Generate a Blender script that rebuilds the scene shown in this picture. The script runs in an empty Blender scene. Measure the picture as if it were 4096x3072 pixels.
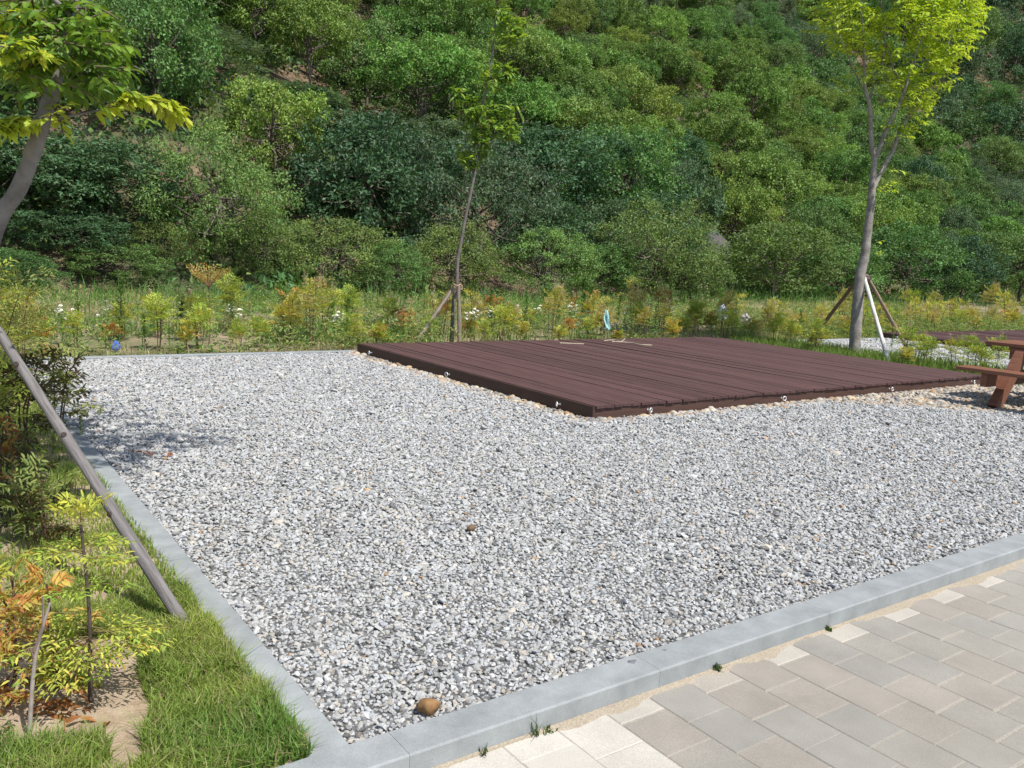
import bpy, math, random
import numpy as np
from mathutils import Vector, Matrix

rng = np.random.default_rng(11)
random.seed(11)
R = math.radians
scene = bpy.context.scene
COL = scene.collection

# ------------------------------------------------------------------ camera
F_PX, ROLL, HC, EYE = 846.0, 3.05, 254.6, 1.5
_r = R(ROLL)
PITCH = math.atan((384 - HC) * math.cos(_r) / F_PX)
FWD = np.array([0, math.cos(PITCH), -math.sin(PITCH)])
_rt0 = np.array([1.0, 0, 0]); _up0 = np.cross(_rt0, FWD)
RT = _rt0 * math.cos(_r) + _up0 * math.sin(_r)
UP = -_rt0 * math.sin(_r) + _up0 * math.cos(_r)
EYEP = np.array([0, 0, EYE])

def ray(x, y):
    return RT * (x - 512) / F_PX + UP * (384 - y) / F_PX + FWD

def G(x, y, z=0.0):
    d = ray(x, y); return EYEP + d * ((z - EYE) / d[2])

def AT(x, y, Y):
    d = ray(x, y); return EYEP + d * (Y / d[1])

def PROJ(P):
    q = np.asarray(P, float) - EYEP
    z = q @ FWD
    z = np.where(np.abs(z) < 1e-6, 1e-6, z)
    return 512 + F_PX * (q @ RT) / z, 384 - F_PX * (q @ UP) / z, z

ANG = R(35.8)
U = np.array([math.cos(ANG), math.sin(ANG), 0.0])
V = np.array([-math.sin(ANG), math.cos(ANG), 0.0])
Z = np.array([0, 0, 1.0])

def W(u, v, z=0.0):
    return U * u + V * v + Z * z

def Wn(u, v, z):
    u = np.asarray(u, float); v = np.asarray(v, float); z = np.asarray(z, float) + 0 * u
    return u[:, None] * U + v[:, None] * V + z[:, None] * Z

cam_d = bpy.data.cameras.new('camera'); cam = bpy.data.objects.new('camera', cam_d); COL.objects.link(cam)
cam_d.sensor_width = 36; cam_d.lens = F_PX / 1024 * 36; cam_d.clip_end = 3000; cam_d.clip_start = 0.05
M = Matrix.Identity(4)
for i in range(3):
    M[i][0] = RT[i]; M[i][1] = UP[i]; M[i][2] = -FWD[i]; M[i][3] = EYEP[i]
cam.matrix_world = M
scene.camera = cam

# ------------------------------------------------------------------ light
SUN_EL, SUN_AZ = R(58), R(-44)
SV = Vector((math.cos(SUN_EL) * math.cos(SUN_AZ), math.cos(SUN_EL) * math.sin(SUN_AZ), math.sin(SUN_EL)))
sd = bpy.data.lights.new('sun', 'SUN'); sd.energy = 4.3; sd.angle = R(0.53); sd.color = (1, 0.955, 0.88)
so = bpy.data.objects.new('sun', sd); COL.objects.link(so)
so.rotation_euler = SV.to_track_quat('Z', 'Y').to_euler(); so.location = (0, 0, 60)
world = bpy.data.worlds.new('World'); scene.world = world; world.use_nodes = True
nt = world.node_tree; nt.nodes.clear()
sky = nt.nodes.new('ShaderNodeTexSky'); sky.sky_type = 'NISHITA'; sky.sun_disc = False
sky.sun_elevation = SUN_EL; sky.sun_rotation = math.atan2(SV.x, SV.y)
bg = nt.nodes.new('ShaderNodeBackground'); bg.inputs['Strength'].default_value = 0.115
wo = nt.nodes.new('ShaderNodeOutputWorld')
nt.links.new(sky.outputs[0], bg.inputs[0]); nt.links.new(bg.outputs[0], wo.inputs[0])
vs = scene.view_settings
vs.view_transform = 'Standard'; vs.look = 'None'; vs.exposure = 0.4; vs.gamma = 1; vs.use_curve_mapping = False
scene.cycles.max_bounces = 8; scene.cycles.transparent_max_bounces = 8
scene.cycles.diffuse_bounces = 3; scene.cycles.transmission_bounces = 4

# ------------------------------------------------------------------ mesh builder
class MB:
    def __init__(s): s.v = []; s.f = []; s.c = []; s.s = []; s.n = 0
    def add(s, verts, faces, col=(0.5, 0.5, 0.5), smooth=False):
        verts = np.asarray(verts, float).reshape(-1, 3); faces = np.asarray(faces, np.int64)
        if faces.ndim == 1: faces = faces[None]
        s.v.append(verts); s.f.append(faces + s.n); s.n += len(verts)
        col = np.asarray(col, float)
        if col.ndim == 1: col = np.repeat(col[None], len(faces), 0)
        s.c.append(col[:, :3]); s.s.append(np.full(len(faces), smooth))
    def mesh(s, name, mat):
        me = bpy.data.meshes.new(name)
        v = np.concatenate(s.v)
        loops = np.concatenate([f.ravel() for f in s.f]).astype(np.int32)
        tot = np.concatenate([np.full(len(f), f.shape[1]) for f in s.f])
        start = np.concatenate([[0], np.cumsum(tot)[:-1]]).astype(np.int32)
        me.vertices.add(len(v)); me.vertices.foreach_set('co', v.astype(np.float32).ravel())
        me.loops.add(len(loops)); me.loops.foreach_set('vertex_index', loops)
        me.polygons.add(len(tot)); me.polygons.foreach_set('loop_start', start)
        me.polygons.foreach_set('use_smooth', np.concatenate(s.s))
        me.update(calc_edges=True)
        a = me.attributes.new('Col', 'FLOAT_COLOR', 'FACE')
        c = np.concatenate(s.c); rgba = np.ones((len(c), 4), np.float32); rgba[:, :3] = c
        a.data.foreach_set('color', rgba.ravel())
        me.materials.append(mat)
        return me
    def build(s, name, mat, parent=None):
        o = bpy.data.objects.new(name, s.mesh(name, mat)); COL.objects.link(o)
        if parent is not None: o.parent = parent
        return o

def merge(a, b):
    for v, f, c, sm in zip(b.v, b.f, b.c, b.s):
        a.v.append(v); a.f.append(f + a.n); a.c.append(c); a.s.append(sm)
    a.n += b.n

def tag(o, label=None, cat=None, group=None, kind=None):
    if label: o['label'] = label
    if cat: o['category'] = cat
    if group: o['group'] = group
    if kind: o['kind'] = kind
    return o

def thing(name, label, cat, loc=(0, 0, 0), rz=0.0, group=None):
    o = bpy.data.objects.new(name, None); COL.objects.link(o); o.empty_display_size = 0.1
    o.location = loc; o.rotation_euler = (0, 0, rz)
    return tag(o, label, cat, group)

def dup(root, loc, rz, label, group=None, scale=1.0):
    r = root.copy(); COL.objects.link(r); r.location = loc; r.rotation_euler = (0, 0, rz)
    r.scale = scale if hasattr(scale, '__len__') else (scale,) * 3
    r['label'] = label
    if group: r['group'] = group
    for ch in root.children:
        c = ch.copy(); COL.objects.link(c); c.parent = r
        for g in ch.children:
            d = g.copy(); COL.objects.link(d); d.parent = c
    return r

def nrm(a):
    a = np.asarray(a, float)
    return a / np.maximum(np.linalg.norm(a, axis=-1, keepdims=True), 1e-9)

def runit(n):
    return nrm(rng.normal(size=(n, 3)))

def leaf1(mb, P, D, N, L, Wd, col, fold=0.2, pos=0.45):
    n = len(P)
    if n == 0: return
    D = nrm(D); S = nrm(np.cross(D, N)); N2 = np.cross(S, D)
    L = np.broadcast_to(np.asarray(L, float), (n,))[:, None]; Wd = np.broadcast_to(np.asarray(Wd, float), (n,))[:, None]
    mid = P + D * L * pos + N2 * Wd * fold
    v = np.stack([P, mid + S * Wd / 2, P + D * L, mid - S * Wd / 2], 1).reshape(-1, 3)
    mb.add(v, np.arange(4 * n).reshape(n, 4), col)

def leaf2(mb, P, D, N, L, Wd, col, fold=0.22, droop=0.18):
    n = len(P)
    if n == 0: return
    D = nrm(D); S = nrm(np.cross(D, N)); N2 = np.cross(S, D)
    L = np.broadcast_to(np.asarray(L, float), (n,))[:, None]; Wd = np.broadcast_to(np.asarray(Wd, float), (n,))[:, None]
    c1 = P + D * L * .5
    a = P + D * L * .22 + N2 * Wd * fold * .7; b = P + D * L * .62 + N2 * Wd * fold * .6 - N2 * L * droop * .25
    tip = P + D * L - N2 * L * droop
    v = np.stack([P, a + S * Wd * .42, b + S * Wd * .42, tip, b - S * Wd * .42, a - S * Wd * .42, c1], 1).reshape(-1, 3)
    k = np.arange(n)[:, None] * 7
    f = np.concatenate([k + np.array([[0, 1, 2, 6]]), k + np.array([[6, 2, 3, 4]]), k + np.array([[0, 6, 4, 5]])])
    col = np.asarray(col, float)
    if col.ndim == 2: col = np.concatenate([col, col, col])
    mb.add(v, f, col)

def tube(mb, pts, rads, n=8, col=(0.3, 0.27, 0.24), cap=True, smooth=True, wob=0.0):
    pts = np.asarray(pts, float); m = len(pts)
    rads = np.broadcast_to(np.asarray(rads, float), (m,))
    t = np.gradient(pts, axis=0); t = nrm(t)
    ref = np.array([0, 0, 1.0]) if abs(t[0][2]) < 0.9 else np.array([1.0, 0, 0])
    a = nrm(np.cross(t[0], ref)); rings = []
    th = np.arange(n) * 2 * math.pi / n
    for i in range(m):
        a = nrm(a - t[i] * (a @ t[i])); b = np.cross(t[i], a)
        rr = rads[i] * (1 + (wob * rng.normal(size=n) if wob else 0))
        rings.append(pts[i] + (np.cos(th) * rr)[:, None] * a + (np.sin(th) * rr)[:, None] * b)
    v = np.concatenate(rings)
    i, j = np.meshgrid(np.arange(m - 1), np.arange(n), indexing='ij')
    f = np.stack([i * n + j, i * n + (j + 1) % n, (i + 1) * n + (j + 1) % n, (i + 1) * n + j], -1).reshape(-1, 4)
    mb.add(v, f, col, smooth)
    if cap:
        mb.add(rings[-1], np.arange(n)[None], col); mb.add(rings[0], np.arange(n)[::-1][None], col)

def spline(pts, k=6):
    p = np.asarray(pts, float); m = len(p)
    out = []
    q = np.concatenate([[2 * p[0] - p[1]], p, [2 * p[-1] - p[-2]]])
    for i in range(m - 1):
        p0, p1, p2, p3 = q[i], q[i + 1], q[i + 2], q[i + 3]
        for s in np.linspace(0, 1, k, endpoint=False):
            out.append(0.5 * ((2 * p1) + (-p0 + p2) * s + (2 * p0 - 5 * p1 + 4 * p2 - p3) * s * s + (-p0 + 3 * p1 - 3 * p2 + p3) * s ** 3))
    out.append(p[-1]); return np.array(out)

def box(mb, lo, hi, col=(0.5, 0.5, 0.5), bev=0.0):
    lo = np.asarray(lo, float); hi = np.asarray(hi, float)
    if bev <= 0:
        x0, y0, z0 = lo; x1, y1, z1 = hi
        v = [(x0, y0, z0), (x1, y0, z0), (x1, y1, z0), (x0, y1, z0), (x0, y0, z1), (x1, y0, z1), (x1, y1, z1), (x0, y1, z1)]
        mb.add(v, [[0, 3, 2, 1], [4, 5, 6, 7], [0, 1, 5, 4], [1, 2, 6, 5], [2, 3, 7, 6], [3, 0, 4, 7]], col); return
    b = bev
    x0, y0, z0 = lo; x1, y1, z1 = hi
    v = []
    for (z, e) in ((z0, 0), (z1 - b, 0), (z1, b)):
        v += [(x0 + e, y0 + e, z), (x1 - e, y0 + e, z), (x1 - e, y1 - e, z), (x0 + e, y1 - e, z)]
    f = [[0, 3, 2, 1], [8, 9, 10, 11]]
    for k in (0, 4):
        for j in range(4):
            f.append([k + j, k + (j + 1) % 4, k + 4 + (j + 1) % 4, k + 4 + j])
    mb.add(v, f, col)

def obox(mb, c, ax, ay, az, col):
    c = np.asarray(c, float); ax, ay, az = [np.asarray(k, float) for k in (ax, ay, az)]
    v = [c + sx * ax + sy * ay + sz * az for sz in (-1, 1) for sx, sy in ((-1, -1), (1, -1), (1, 1), (-1, 1))]
    mb.add(v, [[0, 3, 2, 1], [4, 5, 6, 7], [0, 1, 5, 4], [1, 2, 6, 5], [2, 3, 7, 6], [3, 0, 4, 7]], col)

# value noise for placement and terrain
_tab = rng.random((256, 256))
def vnoise(x, y):
    x = np.asarray(x, float); y = np.asarray(y, float)
    xi = np.floor(x).astype(int); yi = np.floor(y).astype(int); fx = x - xi; fy = y - yi
    fx = fx * fx * (3 - 2 * fx); fy = fy * fy * (3 - 2 * fy)
    a = _tab[xi % 256, yi % 256]; b = _tab[(xi + 1) % 256, yi % 256]; c = _tab[xi % 256, (yi + 1) % 256]; d = _tab[(xi + 1) % 256, (yi + 1) % 256]
    return (a * (1 - fx) + b * fx) * (1 - fy) + (c * (1 - fx) + d * fx) * fy
def fbm(x, y, o=3):
    return sum(vnoise(x * 2 ** k + 17 * k, y * 2 ** k + 5 * k) * 0.5 ** k for k in range(o)) / sum(0.5 ** k for k in range(o))

# ------------------------------------------------------------------ materials
def newmat(name):
    m = bpy.data.materials.new(name); m.use_nodes = True
    nt = m.node_tree; nt.nodes.clear()
    out = nt.nodes.new('ShaderNodeOutputMaterial'); return m, nt, out

def N_(nt, t, **kw):
    n = nt.nodes.new('ShaderNode' + t)
    for k, v in kw.items(): setattr(n, k, v)
    return n

def mixcol(nt, fac, a, b, blend='MIX'):
    n = nt.nodes.new('ShaderNodeMix'); n.data_type = 'RGBA'; n.blend_type = blend
    for sock, val in ((n.inputs[0], fac), (n.inputs[6], a), (n.inputs[7], b)):
        if hasattr(val, 'links') or hasattr(val, 'is_output'): nt.links.new(val, sock)
        elif isinstance(val, (int, float)): sock.default_value = val
        else: sock.default_value = (*val, 1)
    return n.outputs[2]

def noise(nt, vec, scale, detail=4, rough=0.55):
    n = N_(nt, 'TexNoise'); n.inputs['Scale'].default_value = scale; n.inputs['Detail'].default_value = detail
    n.inputs['Roughness'].default_value = rough
    if vec is not None: nt.links.new(vec, n.inputs['Vector'])
    return n.outputs['Fac']

def ramp(nt, fac, stops):
    n = N_(nt, 'ValToRGB'); cr = n.color_ramp
    while len(cr.elements) < len(stops): cr.elements.new(0.5)
    for e, (p, c) in zip(cr.elements, stops):
        e.position = p; e.color = (*c, 1) if not isinstance(c, (int, float)) else (c, c, c, 1)
    nt.links.new(fac, n.inputs[0]); return n.outputs[0]

def bump(nt, h, strength=0.4, dist=0.01):
    n = N_(nt, 'Bump'); n.inputs['Strength'].default_value = strength; n.inputs['Distance'].default_value = dist
    nt.links.new(h, n.inputs['Height']); return n.outputs[0]

def leafmat(name, trans=0.35, rough=0.5, spec=0.3, hvar=0.02, vvar=0.35, tint=(1.25, 1.2, 0.7)):
    m, nt, out = newmat(name)
    at = N_(nt, 'Attribute', attribute_name='Col'); oi = N_(nt, 'ObjectInfo')
    hs = N_(nt, 'HueSaturation')
    mr = N_(nt, 'MapRange'); mr.inputs[3].default_value = 0.5 - hvar; mr.inputs[4].default_value = 0.5 + hvar
    nt.links.new(oi.outputs['Random'], mr.inputs[0]); nt.links.new(mr.outputs[0], hs.inputs['Hue'])
    mm = N_(nt, 'Math', operation='MULTIPLY'); mm.inputs[1].default_value = 7.31
    fr = N_(nt, 'Math', operation='FRACT'); nt.links.new(oi.outputs['Random'], mm.inputs[0]); nt.links.new(mm.outputs[0], fr.inputs[0])
    mv = N_(nt, 'MapRange'); mv.inputs[3].default_value = 1 - vvar / 2; mv.inputs[4].default_value = 1 + vvar / 2
    nt.links.new(fr.outputs[0], mv.inputs[0]); nt.links.new(mv.outputs[0], hs.inputs['Value'])
    nt.links.new(at.outputs['Color'], hs.inputs['Color'])
    p = N_(nt, 'BsdfPrincipled'); p.inputs['Roughness'].default_value = rough; p.inputs['Specular IOR Level'].default_value = spec
    nt.links.new(hs.outputs[0], p.inputs['Base Color'])
    t = N_(nt, 'BsdfTranslucent'); tc = mixcol(nt, 1.0, hs.outputs[0], tint, 'MULTIPLY'); nt.links.new(tc, t.inputs[0])
    mx = N_(nt, 'MixShader'); mx.inputs[0].default_value = trans
    nt.links.new(p.outputs[0], mx.inputs[1]); nt.links.new(t.outputs[0], mx.inputs[2]); nt.links.new(mx.outputs[0], out.inputs[0])
    return m

def colmat(name, rough=0.8, spec=0.3, nscale=40, namt=0.25, bscale=None, bstr=0.3, bdist=0.004, metallic=0, stretch=None, grain=None):
    m, nt, out = newmat(name)
    at = N_(nt, 'Attribute', attribute_name='Col'); tc = N_(nt, 'TexCoord'); vec = tc.outputs['Object']
    if stretch:
        mp = N_(nt, 'Mapping'); mp.inputs['Scale'].default_value = stretch; nt.links.new(vec, mp.inputs[0]); vec = mp.outputs[0]
    f = noise(nt, vec, nscale, 5, 0.6)
    r_ = ramp(nt, f, [(0.25, 1 - namt), (0.75, 1 + namt)])
    c = mixcol(nt, 1.0, at.outputs['Color'], r_, 'MULTIPLY')
    if grain: c = mixcol(nt, 1.0, c, ramp(nt, noise(nt, vec, grain, 2, 0.7), [(0.3, 0.84), (0.7, 1.14)]), 'MULTIPLY')
    p = N_(nt, 'BsdfPrincipled'); p.inputs['Roughness'].default_value = rough; p.inputs['Specular IOR Level'].default_value = spec
    p.inputs['Metallic'].default_value = metallic
    nt.links.new(c, p.inputs['Base Color'])
    if bscale:
        nt.links.new(bump(nt, noise(nt, vec, bscale, 5, 0.65), bstr, bdist), p.inputs['Normal'])
    nt.links.new(p.outputs[0], out.inputs[0]); return m

MT = {}
MT['leaf_hill'] = leafmat('hill_foliage', trans=0.3, spec=0.35, rough=0.5, hvar=0.022, vvar=0.45)
MT['leaf_bright'] = leafmat('young_tree_foliage', trans=0.42, spec=0.3, rough=0.45, hvar=0.004, vvar=0.05, tint=(1.3, 1.2, 0.5))
MT['leaf_shrub'] = leafmat('shrub_foliage', trans=0.35, spec=0.25, rough=0.5, hvar=0.012, vvar=0.25, tint=(1.2, 1.1, 0.6))
MT['grass'] = leafmat('grass_blades', trans=0.35, spec=0.25, rough=0.5, hvar=0.0, vvar=0.0)
MT['bark'] = colmat('tree_bark', rough=0.85, spec=0.2, nscale=9, namt=0.5, bscale=30, bstr=0.6, bdist=0.01)
MT['stem'] = colmat('plant_stem', rough=0.7, nscale=30, namt=0.3)
MT['stone'] = colmat('crushed_granite', rough=0.8, spec=0.25, nscale=190, namt=0.42)
MT['pebble'] = colmat('river_pebble', rough=0.7, spec=0.3, nscale=60, namt=0.25)
MT['kerb'] = colmat('kerb_granite', rough=0.75, spec=0.3, nscale=7, namt=0.22, bscale=240, bstr=0.3, bdist=0.003, grain=300)
MT['wood_deck'] = colmat('deck_stain', rough=0.6, spec=0.35, nscale=6, namt=0.42, stretch=(16, 0.5, 16), bscale=30, bstr=0.3, bdist=0.002, grain=40)
MT['wood_face'] = colmat('deck_fascia_stain', rough=0.6, spec=0.35, nscale=4, namt=0.3, stretch=(0.8, 0.8, 12), bscale=20, bstr=0.2, bdist=0.002)
MT['wood_table'] = colmat('table_stain', rough=0.5, spec=0.4, nscale=6, namt=0.35, stretch=(10, 0.8, 10), bscale=30, bstr=0.2, bdist=0.002)
MT['stake'] = colmat('weathered_pole', rough=0.85, spec=0.2, nscale=7, namt=0.5, stretch=(12, 12, 0.8), bscale=18, bstr=0.8, bdist=0.006)
MT['metal'] = colmat('galvanised_steel', rough=0.42, spec=0.5, nscale=30, namt=0.1, metallic=0.6)
MT['plain'] = colmat('matte_scrap', rough=0.6, nscale=15, namt=0.2)
MT['sand'] = colmat('fine_sand', rough=0.95, spec=0.1, nscale=160, namt=0.35, bscale=250, bstr=0.5, bdist=0.004)
MT['rope'] = colmat('rubber_and_rope', rough=0.9, nscale=60, namt=0.4)

def ground_mat():
    m, nt, out = newmat('sandy_ground')
    tc = N_(nt, 'TexCoord'); vec = tc.outputs['Object']
    n1 = noise(nt, vec, 0.35, 6, 0.6); n2 = noise(nt, vec, 14, 5, 0.7); n3 = noise(nt, vec, 90, 3)
    sand = ramp(nt, n2, [(0.3, (0.24, 0.175, 0.115)), (0.7, (0.40, 0.315, 0.22))])
    gr = ramp(nt, n2, [(0.3, (0.09, 0.10, 0.04)), (0.7, (0.20, 0.19, 0.09))])
    c = mixcol(nt, ramp(nt, n1, [(0.40, 0.0), (0.56, 1.0)]), sand, gr)
    p = N_(nt, 'BsdfPrincipled'); p.inputs['Roughness'].default_value = 0.95; nt.links.new(c, p.inputs[0])
    nt.links.new(bump(nt, n3, 0.6, 0.01), p.inputs['Normal']); nt.links.new(p.outputs[0], out.inputs[0]); return m
MT['ground'] = ground_mat()

def soil_mat():
    m, nt, out = newmat('verge_soil')
    tc = N_(nt, 'TexCoord'); vec = tc.outputs['Object']
    n2 = noise(nt, vec, 9, 6, 0.65); n3 = noise(nt, vec, 120, 4, 0.7)
    c = ramp(nt, n2, [(0.3, (0.27, 0.20, 0.135)), (0.5, (0.44, 0.335, 0.235)), (0.72, (0.55, 0.435, 0.32))])
    c = mixcol(nt, 0.5, c, ramp(nt, n3, [(0.3, 0.55), (0.6, 1.15)]), 'MULTIPLY')
    p = N_(nt, 'BsdfPrincipled'); p.inputs['Roughness'].default_value = 0.95; nt.links.new(c, p.inputs[0])
    nt.links.new(bump(nt, n3, 0.8, 0.012), p.inputs['Normal']); nt.links.new(p.outputs[0], out.inputs[0]); return m
MT['soil'] = soil_mat()

def hill_mat():
    m, nt, out = newmat('forest_floor')
    tc = N_(nt, 'TexCoord'); vec = tc.outputs['Object']
    n1 = noise(nt, vec, 0.25, 6, 0.6); n2 = noise(nt, vec, 2.2, 6, 0.7)
    c = ramp(nt, n2, [(0.3, (0.07, 0.045, 0.03)), (0.5, (0.19, 0.125, 0.08)), (0.72, (0.34, 0.25, 0.18))])
    c = mixcol(nt, ramp(nt, n1, [(0.42, 0.0), (0.58, 1.0)]), c, (0.05, 0.075, 0.022))
    p = N_(nt, 'BsdfPrincipled'); p.inputs['Roughness'].default_value = 0.95; nt.links.new(c, p.inputs[0])
    nt.links.new(bump(nt, n2, 0.9, 0.25), p.inputs['Normal']); nt.links.new(p.outputs[0], out.inputs[0]); return m
MT['hill'] = hill_mat()

def gravel_base_mat():
    m, nt, out = newmat('gravel_bed')
    tc = N_(nt, 'TexCoord'); vec = tc.outputs['Object']
    vo = N_(nt, 'TexVoronoi'); vo.inputs['Scale'].default_value = 45; nt.links.new(vec, vo.inputs['Vector'])
    bw = N_(nt, 'RGBToBW'); nt.links.new(vo.outputs['Color'], bw.inputs[0])
    c = ramp(nt, bw.outputs[0], [(0.0, 0.05), (0.5, 0.11), (1.0, 0.22)])  # dark bed tones stand in for shade in the gaps between chips
    p = N_(nt, 'BsdfPrincipled'); p.inputs['Roughness'].default_value = 0.9; nt.links.new(c, p.inputs[0])
    nt.links.new(bump(nt, vo.outputs['Distance'], 1.0, 0.012), p.inputs['Normal']); nt.links.new(p.outputs[0], out.inputs[0]); return m
MT['gravel'] = gravel_base_mat()

def paver_mat():
    m, nt, out = newmat('concrete_paver')
    at = N_(nt, 'Attribute', attribute_name='Col'); tc = N_(nt, 'TexCoord'); vec = tc.outputs['Object']
    n1 = noise(nt, vec, 260, 3, 0.7); n2 = noise(nt, vec, 4, 5, 0.6); n3 = noise(nt, vec, 33, 4)
    c = mixcol(nt, 1.0, at.outputs['Color'], ramp(nt, n1, [(0.3, 0.78), (0.7, 1.2)]), 'MULTIPLY')
    c = mixcol(nt, 1.0, c, ramp(nt, n2, [(0.3, 0.88), (0.7, 1.1)]), 'MULTIPLY')
    vo = N_(nt, 'TexVoronoi'); vo.inputs['Scale'].default_value = 70; nt.links.new(vec, vo.inputs['Vector'])
    fl = ramp(nt, vo.outputs['Distance'], [(0.06, 1.0), (0.09, 0.0)])
    sel = mixcol(nt, 1.0, fl, ramp(nt, n3, [(0.62, 0.0), (0.66, 1.0)]), 'MULTIPLY')
    c = mixcol(nt, sel, c, (0.6, 0.58, 0.55))
    p = N_(nt, 'BsdfPrincipled'); p.inputs['Roughness'].default_value = 0.88; nt.links.new(c, p.inputs[0])
    nt.links.new(bump(nt, n1, 0.35, 0.002), p.inputs['Normal']); nt.links.new(p.outputs[0], out.inputs[0]); return m
MT['paver'] = paver_mat()

# ------------------------------------------------------------------ ground
KV0, KV1 = 2.015, 2.16       # front kerb, across
LK0, LK1 = 0.90, 1.03        # left kerb, across
BK0, BK1 = 11.12, 11.24      # back kerb
PZ = -0.055
g = MB()
big = 900
lo = -0.02
v = [W(-big, KV0 + .06, lo), W(big, KV0 + .06, lo), W(big, big, lo), W(-big, big, lo),
     W(-big, KV0 + .06, -.1), W(big, KV0 + .06, -.1), W(big, -big, -.1), W(-big, -big, -.1)]
g.add(v, [[0, 1, 2, 3], [7, 6, 5, 4], [4, 5, 1, 0]])
tag(g.build('ground', MT['ground']), kind='structure')

def sheet(name, u0, u1, v0, v1, z, mat, step=None, amp=0.0, ns=3.0):
    mb = MB()
    if step is None:
        mb.add([W(u0, v0, z), W(u1, v0, z), W(u1, v1, z), W(u0, v1, z)], [[0, 1, 2, 3]])
    else:
        nu = int((u1 - u0) / step) + 1; nv = int((v1 - v0) / step) + 1
        a, b = np.meshgrid(np.linspace(u0, u1, nu), np.linspace(v0, v1, nv), indexing='ij')
        zz = z + amp * (fbm(a * ns, b * ns, 4) - 0.35)
        P = Wn(a.ravel(), b.ravel(), zz.ravel())
        i, j = np.meshgrid(np.arange(nu - 1), np.arange(nv - 1), indexing='ij')
        f = np.stack([i * nv + j, (i + 1) * nv + j, (i + 1) * nv + j + 1, i * nv + j + 1], -1).reshape(-1, 4)
        mb.add(P, f, (0.5, 0.5, 0.5), True)
    return tag(mb.build(name, mat), kind='structure')

sheet('verge_soil', -6.0, LK0 + .02, KV1 - .02, 12.5, -0.008, MT['soil'], 0.04, 0.05, 3.5)
sheet('gravel_bed', LK1 - .02, 14.0, KV1 - .02, BK0 + .02, -0.010, MT['gravel'])
sheet('second_gravel_bed', 15.0, 30.0, KV1 - .02, BK0 + .02, -0.010, MT['gravel'])

# kerbs
def kerb(name, fixed0, fixed1, a0, a1, along_u, ztop, blk=1.04, zb=-0.12, off=0.0):
    mb = MB(); t = a0 - off
    while t < a1:
        s, e = max(t, a0), min(t + blk - 0.0012, a1)
        if e - s > 0.02:
            cc = np.array([0.285, 0.303, 0.308]) * rng.uniform(0.92, 1.08)
            n = max(2, int((e - s) / 0.1)); b = 0.006
            prof = [(fixed0, zb), (fixed0, ztop - b), (fixed0 + b * .4, ztop - b * .35), (fixed0 + b, ztop), (fixed1 - b, ztop), (fixed1 - b * .4, ztop - b * .35), (fixed1, ztop - b), (fixed1, zb)]
            xs = np.linspace(s, e, n); m = len(prof)
            vv = [W(x, p[0], p[1]) if along_u else W(p[0], x, p[1]) for x in xs for p in prof]
            ff = [[i * m + j, i * m + j + 1, (i + 1) * m + j + 1, (i + 1) * m + j] for i in range(n - 1) for j in range(m - 1)]
            mb.add(vv, ff, cc)
            mb.add(vv[:m], np.arange(m)[None], cc); mb.add(vv[-m:], np.arange(m)[::-1][None], cc)
        t += blk
    return tag(mb.build(name, MT['kerb']), kind='structure')
kerb('front_kerb', KV0, KV1, -4.0, 26.0, True, 0.022, off=(1.25 - .004 - (-4.0)) % 1.04 - 1.04)
kerb('side_kerb', LK0, LK1, KV1 + .003, 12.0, False, 0.016, off=0.3)
kerb('rear_kerb', BK0, BK1, LK1 + .003, 14.0, True, 0.016, off=0.5)
kerb('second_side_kerb', 14.88, 15.0, KV1 + .003, 11.1, False, 0.012, off=0.5)
kerb('second_rear_kerb', BK0, BK1, 15.003, 30.0, True, 0.012, off=0.5)

# pavers: running bond of square blocks
mb = MB(); pit = 0.2105
for iu in range(-14, 60):
    u0 = 1.70 + iu * pit
    off = 0.0 if iu % 2 == 0 else pit * 0.5
    vtop = KV0 - 0.004
    edges = [vtop]
    edges.append(vtop - (pit if off == 0 else pit * .5))
    while edges[-1] > -1.2: edges.append(edges[-1] - pit)
    for k in range(len(edges) - 1):
        v1, v0 = edges[k], edges[k + 1]
        half = (k == 0 and off > 0)
        white = iu < 1
        if white: c = np.array([0.485, 0.455, 0.405])
        elif half: c = np.array([0.41, 0.38, 0.33]) if rng.random() < .6 else np.array([0.345, 0.312, 0.268])
        else:
            c = np.array([0.292, 0.263, 0.227]) if rng.random() < 0.45 else np.array([0.288, 0.267, 0.232])
            if rng.random() < 0.35: c = np.array([0.276, 0.262, 0.232])
        c = c * rng.uniform(0.965, 1.035)
        gw = 0.0022; ge = 0.0016 if white else rng.choice([0.0015, 0.004, 0.008])
        zj = rng.uniform(-0.0012, 0.0012)
        cn = len(mb.v)
        lo_ = np.array([u0 + gw / 2, v0 + ge, -0.09]); hi_ = np.array([u0 + pit - gw / 2, v1, PZ + zj])
        t = MB(); box(t, lo_, hi_, c, 0.003)
        q = t.v[0]; mb.add(q[:, :1] * U + q[:, 1:2] * V + q[:, 2:3] * Z, t.f[0], c); 
tag(mb.build('pavement', MT['paver']), kind='structure')
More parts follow.
